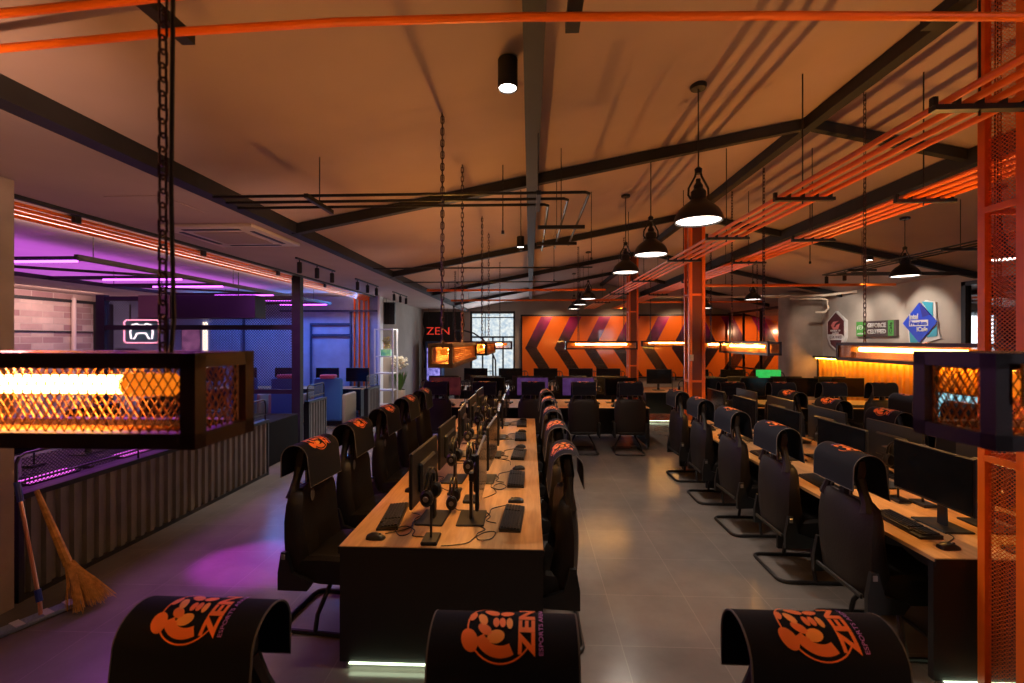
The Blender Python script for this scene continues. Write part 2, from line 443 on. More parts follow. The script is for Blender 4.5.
# ------------------------------------------------------------------ chair
def make_chair():
    root = empty('gaming_chair')
    # backrest loft. ring: back convex, front concave with bolsters
    levels = [ # z, halfwidth, yback, depth centre, bolster
        (0.355, 0.225, -0.335, .06, .04), (0.40, 0.245, -0.350, .085, .085), (0.52, 0.258, -0.360, .085, .105),
        (0.64, 0.265, -0.364, .075, .095), (0.76, 0.268, -0.362, .07, .085), (0.86, 0.264, -0.352, .07, .07),
        (0.92, 0.250, -0.345, .07, .055), (0.955, 0.215, -0.337, .065, .035), (0.965, 0.175, -0.330, .055, .02)]
    rows = []
    for (z, w, yb, d, bo) in levels:
        row = []
        for t in (-1, -.8, -.45, 0, .45, .8, 1):
            row.append((w*t, yb+0.045*abs(t)**4, z))
        for t in (1.0, .93, .80, .62, .3, 0, -.3, -.62, -.80, -.93, -1.0):
            a = abs(t)
            f = 0 if a < .45 else min(1, (a-.45)/.3)
            y = yb+d+bo*f*f*(3-2*f)
            if a > .9: y -= .02
            if a == 1: y -= .035
            row.append((w*t, y, z))
        rows.append(row)
    b = MB().grid(rows, closed=True, cap=True)
    # headrest block and the columns either side of the two harness openings
    hr = []
    for (z, w, yb, d) in ((1.065, .115, -.335, .07), (1.09, .145, -.34, .085), (1.15, .150, -.335, .09), (1.21, .135, -.325, .08), (1.235, .10, -.31, .055)):
        row = []
        for k in range(16):
            a = 2*PI*k/16
            cx = math.copysign(abs(math.cos(a))**.6, math.cos(a)); sy = math.copysign(abs(math.sin(a))**.6, math.sin(a))
            row.append((w*cx, yb+d/2+d/2*sy, z))
        hr.append(row)
    b.grid(hr, closed=True, cap=True)
    for sx in (-1, 1):
        b.tube([(sx*.205, -.30, .90), (sx*.19, -.295, .96), (sx*.16, -.295, 1.02), (sx*.125, -.295, 1.09)], [.045, .032, .028, .034], 8)
    b.box((0, -.295, 1.01), (.07, .055, .16), bev=.015)
    o = b.build('backrest', M_shell, root)
    for sx in (-1, 1):
        MB().tube([(sx*.043, -.30, .962), (sx*.155, -.30, .962), (sx*.13, -.30, 1.02), (sx*.10, -.30, 1.06), (sx*.045, -.30, 1.06)], .007, 6, closed=True).build('harness_trim', M_silver, o)
        MB().tube([(sx*.125, -.262, .62), (sx*.14, -.272, .76), (sx*.13, -.272, .90)], .004, 5).build('piping', M_padedge, o)
    lab_part(MB().lathe([(0, .004), (.026, .004), (.030, 0)], (0, -.276, .86), 16, Matrix.Rotation(-PI/2, 4, 'X') @ Matrix.Diagonal((.8, 1.5, 1, 1))).build('badge', M_silver, root), 'oval silver badge')
    MB().box((0, -.352, .385), (.46, .018, .03), bev=.005).build('rear_bar', M_plastic, root)
    # seat with bolsters
    rows = []
    for (y, z0, zc, bo, w) in ((-.26, .36, .44, .03, .21), (-.22, .345, .465, .045, .25), (-.05, .34, .47, .06, .265), (.12, .345, .475, .055, .265), (.23, .35, .48, .03, .25), (.27, .37, .455, .01, .22)):
        row = []
        for t in (-1, -.5, 0, .5, 1): row.append((w*t*.96, y, z0+.01*abs(t)))
        for t in (1.0, .97, .85, .66, .3, 0, -.3, -.66, -.85, -.97, -1.0):
            a = abs(t); f = 0 if a < .5 else min(1, (a-.5)/.3)
            z = zc+bo*f*f*(3-2*f)
            if a > .9: z -= .02
            if a == 1: z -= .045
            row.append((w*t, y, z))
        rows.append(row)
    MB().grid(rows, closed=True, cap=True).build('seat', M_leather, root)
    for sx in (-1, 1):
        p = MB().prism([(-.355, .30), (-.14, .31), (-.10, .37), (-.25, .42), (-.29, .56), (-.33, .56), (-.355, .42)], 0, .03,
                   Matrix(((0, 0, 1, sx*.27-.015), (1, 0, 0, 0), (0, 1, 0, 0), (0, 0, 0, 1)))).build('hinge_cover', M_plastic, root)
    lab_part(MB().box((.287, -.312, .53), (.006, .028, .035), bev=.002).build('tag_plate', M_silver, root), 'small metal plate')
    MB().box((0, 0, .325), (.30, .30, .03), bev=.006).build('seat_mount', M_black, root)
    # cantilever sled base : flat loop on the floor, closed at the rear, two posts leaning inward
    r = .016; z = r
    pts = []
    def arc(cx, cy, a0, a1, R=.07, n=5):
        return [(cx+R*math.cos(math.radians(a0+(a1-a0)*i/n)), cy+R*math.sin(math.radians(a0+(a1-a0)*i/n)), z) for i in range(n+1)]
    pts = [(.25, .22, z)]+arc(.18, -.31, 0, -90)+arc(-.18, -.31, -90, -180)+[(-.25, .22, z)]
    bm_ = MB().tube(pts, r, 8)
    bm_.tube([(.25, .22, z), (-.25, .22, z)], r*.8, 8)
    bm_.build('sled_base', M_black, root)
    for sx in (-1, 1):
        MB().tube([(sx*.25, -.10, z), (sx*.22, -.10, .12), (sx*.13, -.06, .28), (sx*.12, -.04, .325)], r, 8).build('post', M_black, root)
    return root
chairK = Kind(make_chair, 'chair')

PAD_R = .102; PAD_ZC = 1.166
def pad_map(u, s, off=0.0, front=.185, back=.125):
    """u across the chair (local x), s along the arch: 0 at apex, + to the front"""
    q = PI/2*PAD_R; R = PAD_R+off; yc = -.285
    if s > q: return Vector((u, yc+R+.06*(s-q)*2.0, PAD_ZC-(s-q)))
    if s < -q: return Vector((u, yc-R-.02*(-s-q), PAD_ZC-(-s-q)))
    a = s/PAD_R
    return Vector((u, yc+R*math.sin(a), PAD_ZC+R*math.cos(a)))
def bend(bm, step=.012):
    s0 = min(v.co.y for v in bm.verts); s1 = max(v.co.y for v in bm.verts)
    k = s0+step
    while k < s1:
        bmesh.ops.bisect_plane(bm, geom=list(bm.verts)+list(bm.edges)+list(bm.faces), plane_co=(0, k, 0), plane_no=(0, 1, 0))
        k += step
    for v in bm.verts: v.co = pad_map(v.co.x, v.co.y, .003+.0012+v.co.z)
def make_pad():
    root = empty('mouse_pad')
    q = PI/2*PAD_R; w = .205
    ss = [-q-.125, -q-.06]+[(-1+i/8)*q for i in range(17)]+[q+.06, q+.12, q+.185]
    m = MB(); T = .004
    outer = [[pad_map(u, s, 0) for u in (-w, -w/3, w/3, w)] for s in ss]
    inner = [[pad_map(u, s, -T) for u in (w, w/3, -w/3, -w)] for s in ss]
    m.grid([a+b for a, b in zip(outer, inner)], closed=True, cap=True)
    m.build('cloth', M_pad, root)
    rim = [pad_map(-w, s, -.002) for s in ss]+[pad_map(w, s, -.002) for s in ss[::-1]]
    MB().tube(rim, .0034, 5, closed=True).build('stitched_edge', M_padedge, root)
    # emblem : text baseline runs up the front, its top points to local +x
    def flat(poly_list, m_, name):
        bm = bmesh.new()
        for poly in poly_list:
            vs = [bm.verts.new((p[0], p[1], 0)) for p in poly]
            bm.faces.new(vs)
        return fin(bm, m_, name)
    def fin(bm, m_, name):
        bend(bm)
        mb = MB(); mb.bm.free(); mb.bm = bm
        return mb.build(name, m_, root, smooth=False)
    # logo coordinates: a = along baseline (from left of the word), b = up.  u = b ; s = s0 - a
    S0 = .032
    def L(a, b): return (b, S0-a)
    def ell(a, b, ra, rb, rot=0, n=18):
        out = []
        for i in range(n):
            t = 2*PI*i/n; x = ra*math.cos(t); y = rb*math.sin(t)
            out.append(L(a+x*math.cos(rot)-y*math.sin(rot), b+x*math.sin(rot)+y*math.cos(rot)))
        return out
    def ring(a, b, R0, R1, t0, t1, n=28):
        polys = []
        for i in range(n):
            p, q_ = math.radians(t0+(t1-t0)*i/n), math.radians(t0+(t1-t0)*(i+1)/n)
            polys.append([L(a+R0*math.cos(p), b+R0*math.sin(p)), L(a+R1*math.cos(p), b+R1*math.sin(p)), L(a+R1*math.cos(q_), b+R1*math.sin(q_)), L(a+R0*math.cos(q_), b+R0*math.sin(q_))])
        return polys
    def bm_of(polys):
        bm = bmesh.new()
        for poly in polys: bm.faces.new([bm.verts.new((p[0], p[1], 0)) for p in poly])
        return bm
    def put_text(txt, width, height, a, b, m_, name, bold=0.0):
        bm = text_bm(txt, .1, bold)
        xs = [v.co.x for v in bm.verts]; ys = [v.co.y for v in bm.verts]
        cx = (min(xs)+max(xs))/2; cy = (min(ys)+max(ys))/2
        for v in bm.verts:
            x = (v.co.x-cx)/(max(xs)-min(xs))*width; y = (v.co.y-cy)/(max(ys)-min(ys))*height
            v.co = Vector((*L(a+x, b+y), .0004))
        return fin(bm, m_, name)
    fin(bm_of(ring(0, .008, .090, .0945, -8, 240)), M_logo_o, 'emblem_ring')
    shapes = ring(0, .008, .052, .080, 118, 208, 16)
    fin(bm_of(shapes), M_logo_o, 'emblem_crescent')
    for (q_, m_) in ((ell(-.040, .092, .030, .022, .5), M_logo_o), (ell(-.030, .020, .017, .024, .2), M_logo_y), (ell(-.012, .052, .013, .022, -.6), M_logo_o),
                     (ell(.020, .060, .022, .012, .4), M_logo_y), (ell(.050, .036, .014, .024, -.5), M_logo_o), (ell(.010, .022, .016, .009, .1), M_logo_o),
                     (ell(.010, .004, .016, .009, .1), M_logo_o), (ell(.008, -.016, .018, .009, .1), M_logo_y), (ell(.045, -.008, .012, .020, .2), M_logo_o),
                     (ell(-.044, .050, .010, .014, .4), M_logo_o), (ell(.030, .088, .018, .010, -.3), M_logo_o)):
        fin(bm_of([q_]), m_, 'emblem_shape')
    o = put_text('ZEN', .150, .046, 0, -.064, M_logo_o, 'emblem_word', .0042)
    o = put_text('ESPORTS ARENA', .150, .012, .004, -.103, M_logo_w, 'emblem_caption', .0006)
    return root
padK = Kind(make_pad, 'mouse pad')

# ------------------------------------------------------------------ desk-top items (user faces local +Y, origin on the desk top)
def make_monitor(screen_mat=None):
    def f():
        root = empty('monitor')
        MB().box((0, .02, .345), (.615, .022, .36), bev=.006).box((0, .04, .33), (.34, .035, .2), bev=.014).build('housing', M_plastic, root)
        MB().box((0, .0075, .35), (.597, .003, .337)).build('screen', screen_mat or M_screen, root)
        MB().prism([(-.03, 0), (.03, 0), (.024, .30), (-.024, .30)], 0, .02, Matrix.Translation((0, .10, .008)) @ wy).box((0, .075, .30), (.07, .06, .07), bev=.01).build('stand', M_plastic, root)
        MB().box((0, .085, .006), (.27, .19, .012), bev=.004).build('base', M_plastic, root)
        return root
    return f
monK = Kind(make_monitor(), 'monitor')
monPurple = Kind(make_monitor(scr('purple_screen', ((.10, .03, .16), (.20, .08, .30)), .22)), 'monitor')
monRed = Kind(make_monitor(scr('dim_red_screen', ((.06, .008, .012), (.12, .02, .02)), .3)), 'monitor')
monTeal = Kind(make_monitor(scr('teal_screen', ((.03, .22, .30), (.45, .75, .80)), .9)), 'monitor')
monGreen = Kind(make_monitor(scr('green_screen', ((.0, .5, .08), (.02, .65, .12)), .5)), 'monitor')
def make_keyboard(glow=None):
    def f():
        root = empty('keyboard')
        MB().prism([(-.07, 0), (.07, 0), (.07, .026), (-.07, .014)], -.22, .22, Matrix(((0, 0, 1, 0), (1, 0, 0, 0), (0, 1, 0, 0), (0, 0, 0, 1)))).build('case', M_plastic, root)
        k = MB()
        for r_ in range(6):
            y = -.055+r_*.0215; z = .0155+.012*(y+.07)/.14+.004
            n = 15 if r_ else 9
            x = -.21
            if r_ == 0: ws = [.026, .026, .026, .13, .026, .026, .026, .018, .018, .018]
            else: ws = [.0195]*15
            for w_ in ws:
                k.box((x+w_/2, y, z), (w_-.003, .0175, .009)); x += w_
            if r_:
                x = .100
                for _ in range(5): k.box((x+.010, y, z), (.0165, .0175, .009)); x += .0215
        k.build('keys', M_key if not glow else glow, root)
        return root
    return f
kbK = Kind(make_keyboard(), 'keyboard')
kbGlow = Kind(make_keyboard(mat('magenta_backlit_keys', (.2, .05, .2), .5, emit=(.8, .12, .75), estr=.9)), 'keyboard')
def make_mouse():
    root = empty('computer_mouse')
    rows = []
    for (y, w, h) in ((-.062, .012, .012), (-.055, .026, .024), (-.03, .033, .036), (0, .031, .038), (.03, .029, .030), (.05, .026, .020), (.058, .018, .010)):
        rows.append([(w*math.cos(PI*k/8), y, max(.0015, h*math.sin(PI*k/8)**.8)) for k in range(9)]+[(w*math.cos(PI-PI*k/3), y, .0) for k in range(0, 4)])
    MB().grid(rows, closed=True, cap=True).build('shell', M_plastic, root)
    MB().cyl((-.004, .028, .029), (.004, .028, .029), .008, 10).build('scroll_wheel', M_padedge, root)
    return root
mouseK = Kind(make_mouse, 'mouse')
def make_stand():
    root = empty('headset_stand')
    MB().box((0, 0, .012), (.15, .10, .024), bev=.006).build('base', M_plastic, root)
    MB().tube([(0, 0, .02), (0, 0, .43)], .008, 8).build('pole', M_black, root)
    MB().box((0, 0, .433), (.09, .032, .012), bev=.005).build('cradle', M_plastic, root)
    return root
standK = Kind(make_stand, 'headset stand')
def make_headset():
    """origin at the underside of the band; hangs downward; band spans local x"""
    root = empty('headset')
    pts = [(.088*math.cos(PI*k/12), 0, .0-.095+.107*math.sin(PI*k/12)) for k in range(13)]
    m = MB(); m.tube([(x, -.012, z+.004) for x, y, z in pts], .007, 6); m.tube([(x, .012, z+.004) for x, y, z in pts], .007, 6)
    m.build('headband', M_plastic, root)
    for sx in (-1, 1):
        m = MB().lathe([(0, -.022), (.036, -.022), (.045, -.012), (.045, .010), (.034, .022), (0, .022)], (sx*.082, 0, -.145), 16, Matrix.Rotation(PI/2, 4, 'Y') @ Matrix.Diagonal((1.15, .9, 1, 1)))
        m.tube([(sx*.088, 0, -.09), (sx*.092, 0, -.12)], .009, 6)
        c = m.build('ear_cup', M_plastic, root)
        MB().lathe([(0, .0), (.016, .0), (.018, -.003)], (sx*.107, 0, -.145), 12, Matrix.Rotation(sx*PI/2, 4, 'Y')).build('cup_badge', M_silver, c)
    MB().tube([(-.09, .0, -.165), (-.10, -.05, -.19), (-.075, -.09, -.20)], .004, 5).build('microphone', M_plastic, root)
    return root
headK = Kind(make_headset, 'headset')
def make_cable():
    pts = []
    rnd = random.Random(5)
    ctrl = [(-.10, .0), (-.06, .07), (.02, .05), (.10, .10), (.06, .17), (-.04, .15), (-.02, .09), (.07, .06), (.16, .05), (.22, -.02), (.26, -.09)]
    for i in range(len(ctrl)-1):
        p0 = Vector((*ctrl[max(0, i-1)], 0)); p1 = Vector((*ctrl[i], 0)); p2 = Vector((*ctrl[i+1], 0)); p3 = Vector((*ctrl[min(len(ctrl)-1, i+2)], 0))
        for k in range(5):
            t = k/5
            p = .5*((2*p1)+(p2-p0)*t+(2*p0-5*p1+4*p2-p3)*t*t+(3*p1-p0-3*p2+p3)*t*t*t)
            pts.append((p.x, p.y, .004+.006*(1 if 12 < i*5+k < 30 else 0)*math.sin((i*5+k-12)/18*PI)**2))
    return MB().tube(pts, .0032, 5).build('cable', M_plastic)
cableK = Kind(make_cable, 'cable')

DZ = .75
def place(o_x, o_y, rz, lx, ly):
    c, s = math.cos(rz), math.sin(rz)
    return (o_x+c*lx-s*ly, o_y+s*lx+c*ly)
def station(x, y, rz, where, row, mon=None, kb=True, stand=True, head=True, cable=True, mouse=True, mdy=0.0, mrot=0.0, kbk=None, hx=.36, hy=.545, krot=0.0):
    mon = mon or monK
    p = place(x, y, rz, 0, .40+mdy); mon.put((*p, DZ), rz+mrot, 'wide black monitor '+where, 'monitors '+row)
    if kb:
        p = place(x, y, rz, 0, .20); (kbk or kbK).put((*p, DZ), rz+krot, 'black keyboard '+where, 'keyboards '+row)
    if mouse:
        p = place(x, y, rz, .34, .19); mouseK.put((*p, DZ), rz+random.uniform(-.3, .3), 'black mouse '+where, 'mice '+row)
    if stand:
        p = place(x, y, rz, hx, hy); standK.put((*p, DZ), rz, 'black headset stand '+where, 'headset stands '+row)
        if head: headK.put((*p, DZ+.4375), rz+random.uniform(-.15, .15), 'black headset hung on the stand '+where, 'headsets '+row)
    if cable:
        p = place(x, y, rz, .02, .31); cableK.put((*p, DZ), rz, 'thin black cable behind keyboard '+where, 'cables '+row)
def chair(x, y, rz, where, row, jit=.03):
    a = rz+random.uniform(-jit, jit)
    return chairK.put((x, y, 0), a, 'black gaming chair '+where, 'gaming chairs '+row), \
        padK.put((x, y, 0), a, 'printed mouse pad on the chair '+where, 'mouse pads '+row)

def desk(x0, y0, x1, y1, label, along='Y', top=None):
    root = empty('gaming_desk', ((x0+x1)/2, (y0+y1)/2, 0))
    hx, hy = (x1-x0)/2, (y1-y0)/2
    MB().box((0, 0, DZ-.0125), (2*hx, 2*hy, .025), bev=.002).build('desk_top', top or M_wood, root)
    for sy in (-1, 1): lab_part(MB().b2((-hx-.004, sy*(hy+.003)-.003, DZ-.045), (hx+.004, sy*(hy+.003)+.003, DZ-.004)).build('edge_trim', M_black, root), 'black edge trim')
    if along == 'Y':
        for sy in (-1, 1):
            e = MB().b2((-hx, sy*(hy-.03)-.018, .04), (hx, sy*(hy-.03)+.018, DZ-.025))
            e.build('end_panel', M_desk_black, root)
            for sx in (-1, 1): MB().cyl((sx*(hx-.05), sy*(hy-.03), 0), (sx*(hx-.05), sy*(hy-.03), .04), .018, 10).build('foot', M_silver, root)
        MB().b2((-.018, -hy+.06, .20), (.018, hy-.06, DZ-.025)).build('modesty_panel', M_desk_black, root)
        for k in range(1, int(2*hy/1.78)+1):
            yy = -hy+k*1.78
            if yy < hy-.2: MB().b2((-hx+.06, yy-.015, .0), (hx-.06, yy+.015, DZ-.025)).build('support_panel', M_desk_black, root)
    else:
        for sx in (-1, 1):
            MB().b2((sx*(hx-.03)-.018, -hy, .04), (sx*(hx-.03)+.018, hy, DZ-.025)).build('end_panel', M_desk_black, root)
            for sy in (-1, 1): MB().cyl((sx*(hx-.03), sy*(hy-.05), 0), (sx*(hx-.03), sy*(hy-.05), .04), .018, 10).build('foot', M_silver, root)
        MB().b2((-hx+.06, -.018, .15), (hx-.06, .018, DZ-.025)).build('modesty_panel', M_desk_black, root)
    tag(root, label, 'desk')
    return root

ORD = ['nearest the camera', 'second from the camera', 'third from the camera', 'fourth from the camera', 'fifth from the camera']
ORL = ['leftmost', 'second from left', 'third from left', 'fourth from left', 'fifth from left']
SY = [3.17+.89*k for k in range(5)]
# central desk
desk(-1.16, 2.72, .08, 7.25, 'long double-sided gaming desk down the centre of the room')
for k, y in enumerate(SY):
    station(-1.16, y, -PI/2, 'on left side of central desk, '+ORD[k], 'on the left side of the central desk', mrot=-.06 if k == 0 else random.uniform(-.05, .05), krot=.10 if k == 0 else 0)
    station(.08, y, PI/2, 'on right side of central desk, '+ORD[k], 'on the right side of the central desk', mrot=random.uniform(-.05, .05), krot=random.uniform(-.06, .06))
    for (lx, sx, w_) in ((-.70, -1, 'left'), (-.38, 1, 'right')):
        cableK.put((lx, y-.22, DZ), -sx*1.9+k*.7, 'tangled cable by headset stand, %s side of central desk, %s' % (w_, ORD[k]), 'tangled cables on the central desk')
    headK.put((-.572, y+.215, DZ+.206), PI/2, 'headset standing on the middle line of central desk, '+ORD[k], 'headsets standing on the central desk')
    chair(-1.33, y+(.10 if k == 0 else .03), -PI/2-(.08 if k == 0 else .02), 'on left side of central desk, '+ORD[k], 'left of the central desk')
    chair(-.04, y-.02, PI/2, 'on right side of central desk, '+ORD[k], 'right of the central desk')
# right desk A
desk(2.32, 2.70, 3.52, 7.2, 'long double-sided gaming desk behind the orange column at right', 'Y')
for k, y in enumerate(SY):
    station(2.32, y, -PI/2, 'on aisle side of right desk, '+ORD[k], 'on the aisle side of the right desk', krot=random.uniform(-.06, .06), hx=.40, mdy=-.04)
    station(3.52, y, PI/2, 'on wall side of right desk, '+ORD[k], 'on the wall side of the right desk', hx=.40, mdy=-.04)
    chair(2.44, y, -PI/2, 'on aisle side of right desk, '+ORD[k], 'on the aisle side of the right desk')
    chair(3.50, y, PI/2, 'on wall side of right desk, '+ORD[k], 'on the wall side of the right desk')
# desk B far right
desk(5.3, 5.0, 6.5, 6.8, 'short gaming desk close to the right wall', 'Y')
for k, y in enumerate((5.5, 6.3)):
    station(5.3, y, -PI/2, 'on short desk by right wall, '+('near seat' if k == 0 else 'far seat'), 'on the short desk by the right wall', mon=monTeal if k == 1 else None, stand=False)
    chair(5.35, y, -PI/2, 'at short desk by right wall, '+('near seat' if k == 0 else 'far seat'), 'at the short desk by the right wall')
# transverse row, left and right
TX = [-1.65, -.80, .05, .93, 1.75]
desk(-2.45, 8.42, 2.2, 9.62, 'gaming desk standing across the room behind the central desk', 'X')
for k, x in enumerate(TX):
    station(x, 8.42, 0, 'on near side of centre cross desk, '+ORL[k], 'on the near side of the centre cross desk', mon={0: monRed, 2: monPurple, 3: monPurple}.get(k), cable=False)
    chair(x, 8.30, 0, 'at near side of centre cross desk, '+ORL[k], 'at the near side of the centre cross desk')
    station(x-.1, 9.62, PI, 'on far side of centre cross desk, '+ORL[k], 'on the far side of the centre cross desk', kb=False, mouse=False, cable=False)
TXR = [3.5, 4.35, 5.2, 6.05]
desk(3.0, 8.5, 6.9, 9.7, 'gaming desk standing across the room at right before the sign wall', 'X')
for k, x in enumerate(TXR):
    station(x, 8.5, 0, 'on near side of right cross desk, '+ORL[k], 'on the near side of the right cross desk', cable=False, stand=(k < 3))
    chair(x, 8.36, 0, 'at near side of right cross desk, '+ORL[k], 'at the near side of the right cross desk')
    station(x-.1, 9.7, PI, 'on far side of right cross desk, '+ORL[k], 'on the far side of the right cross desk', kb=False, mouse=False, cable=False, stand=(k < 2))
# second cross desk, mostly hidden
desk(-1.9, 11.3, 2.3, 12.5, 'second gaming desk across the room, nearer the mural', 'X')
for k, x in enumerate([-1.4, -.5, .4, 1.3, 2.0]):
    station(x, 11.3, 0, 'on second centre cross desk, '+ORL[k], 'on the second centre cross desk', kb=False, mouse=False, cable=False)
desk(2.75, 11.0, 6.3, 12.2, 'second gaming desk across the room, at right near the concrete pillar', 'X')
for k, x in enumerate([3.2, 4.1, 5.0, 5.85]):
    station(x, 11.0, 0, 'on second right cross desk, '+ORL[k], 'on the second right cross desk', kb=False, mouse=False, cable=False, mon=monGreen if k == 3 else None)
# front row of chairs facing the camera
for (x, y, w_) in ((-.985, 1.06, 'at bottom left, turned to the camera'), (-.075, 1.02, 'at bottom centre, turned to the camera'), (.80, 1.06, 'at bottom right, turned to the camera')):
    for o in chair(x, y, PI, w_, 'along the bottom edge', jit=.015): o.scale = (1, 1, .948)

# ------------------------------------------------------------------ cage lamps
def chain_mesh(m, x, y, z0, z1, pitch=.026, r=.0026, w=.009):
    n = int((z1-z0)/pitch)
    for i in range(n+1):
        zc = z0+i*(z1-z0)/max(1, n)
        ax = Vector((1, 0, 0)) if i % 2 else Vector((0, 1, 0))
        hl = pitch*.5+r*2-w
        pts = []
        for k in range(5): pts.append(Vector((x, y, zc+hl))+ax*w*math.cos(PI*k/4)+Vector((0, 0, w*math.sin(PI*k/4))))
        for k in range(5): pts.append(Vector((x, y, zc-hl))-ax*w*math.cos(PI*k/4)-Vector((0, 0, w*math.sin(PI*k/4))))
        m.tube(pts, r, 5, closed=True)
def diamond(m, L, H, cw, ch, plane, c0, wire=.0016):
    """expanded metal between the frame bars. plane maps (a,b)->xyz"""
    nx = max(1, round(L/cw)); nz = max(2, round(H/ch*2)//2*2)
    cw = L/nx; hz = H/nz
    for i in range(nx+1):
        for sgn in (1, -1):
            pts = []
            for j in range(nz+1):
                a = -L/2+i*cw+(sgn*cw/2 if j % 2 else 0)
                a = max(-L/2, min(L/2, a))
                pts.append(plane(a, -H/2+j*hz))
            m.tube(pts, wire, 4, caps=False)
LH = .165; LB = .027
def make_cage(L=1.4, fine=True):
    """long axis local x, origin at the top centre (z = 0), hangs below; chains separately as parts"""
    root = empty('cage_pendant_lamp')
    h = L/2; w = LH/2; H = LH
    m = MB()
    for sy in (-1, 1):
        for z in (-LB/2, -H+LB/2): m.box((0, sy*(w-LB/2), z), (L, LB, LB))
        for sx in (-1, 1): m.box((sx*(h-LB/2), sy*(w-LB/2), -H/2), (LB, LB, H-.002))
    for sx in (-1, 1):
        for z in (-LB/2, -H+LB/2): m.box((sx*(h-LB/2), 0, z), (LB*.98, H-.004, LB*.98))
    for x in (-h*.62, 0, h*.62): m.box((x, 0, -LB/2), (.02, H-2*LB+.01, .012))
    m.build('frame', M_maroon, root)
    m = MB()
    for sy in (-1, 1): diamond(m, L-2*LB, H-2*LB, .017, .026, lambda a, b, sy=sy: (a, sy*(w-LB*.6), b-H/2), 0)
    diamond(m, L-2*LB, H-2*LB, .017, .026, lambda a, b: (a, b, -H+LB*.5), 0)
    for sx in (-1, 1): diamond(m, H-2*LB, H-2*LB, .017, .026, lambda a, b, sx=sx: (sx*(h-LB*.6), a, b-H/2), 0)
    m.build('wire_mesh', mat('golden_wire', (.42, .16, .04), .4, metal=.4), root)
    MB().cyl((-h*.72, 0, -.062), (h*.72, 0, -.062), .017, 14).build('light_tube', M_glow_amber, root)
    for sx in (-1, 1):
        m = MB().lathe([(0, 0), (.019, 0), (.024, .01), (.021, .02), (.024, .03), (.021, .04), (.024, .05), (.021, .06), (.022, .09), (0, .095)], (sx*h*.72, 0, -.062), 14, Matrix.Rotation(sx*PI/2, 4, 'Y'))
        lab_part(m.build('tube_cap', M_amber_cap, root), 'fluted orange tube cap')
    return root
ZT = 1.978
def cage(x, y, rz, label, lx=(.25,), cable=True, dim=None):
    o = cageK.put((x, y, ZT), rz, label, 'amber cage lamps')
    for q in lx:
        m = MB(); px, py = place(x, y, rz, q, 0)
        cz = ceil_z(px)
        chain_mesh(m, q, 0, .0, cz-ZT-.005)
        m.build('chain', M_maroon, o)
    if cable:
        q = lx[0]+.018; px, py = place(x, y, rz, q, .0)
        MB().tube([(q, .012, -.04), (q+.004, .012, .02), (q-.008, .014, .3), (q, .012, .7), (q, .012, ceil_z(px)-ZT-.002)], .004, 6).build('power_cable', M_plastic, o)
    return o
cageK = Kind(make_cage, 'lamp')
# first use gets only its own chain: build the prototype without chains, then copies
def cage_all():
    specs = [
        (-.568-.70, .833, 0, 'large out-of-scale amber cage lamp crossing the left edge, closest to camera', (.575,)),
        (.779+.70, .875, 0, 'amber cage lamp cut by the right edge, closest to camera', (.5,)),
        (-.60, 3.72, PI/2, 'amber cage lamp over the near half of the central desk', (-.62, .30)),
        (-.60, 6.15, PI/2, 'amber cage lamp over the far half of the central desk', (-.45, .45)),
        (2.92, 3.64, PI/2, 'amber cage lamp over the near half of the right desk, before the signs', (-.69, .45)),
        (2.92, 6.25, PI/2, 'amber cage lamp over the far half of the right desk', (-.45, .45)),
        (-1.05, 9.05, 0, 'amber cage lamp over left end of the centre cross desk, against the window', (-.45, .45)),
        (1.40, 9.05, 0, 'amber cage lamp over right half of the centre cross desk, before the mural', (-.45, .45)),
        (4.00, 9.10, 0, 'amber cage lamp over left end of the right cross desk', (-.45, .45)),
        (3.9, 13.2, 0, 'amber cage lamp farthest away before the mural', (-.45, .45))]
    roots = []
    for (x, y, rz, lb, lx) in specs: roots.append(cageK.put((x, y, ZT), rz, lb, 'amber cage lamps'))
    roots[0]['label'] = 'large amber cage lamp crossing the left edge, closest to the camera'
    for o, (x, y, rz, lb, lx) in zip(roots, specs):
        for q in lx:
            px, py = place(x, y, rz, q, 0); m = MB()
            near = y < 1
            chain_mesh(m, q, 0, .0, ceil_z(px)-ZT-.005, .026 if near else .04, .0024 if near else .0036, .0075 if near else .0105)
            m.build('chain', M_maroon, o)
        q = lx[0]+(.02 if y > 1 else .012); px, py = place(x, y, rz, q, .0)
        MB().tube([(q, .0, -.04), (q+.006, .004, .06), (q-.004, .01, .3), (q+.003, .006, .7), (q, .004, ceil_z(px)-ZT-.002)], .004, 6).build('power_cable', M_plastic, o)
cage_all()

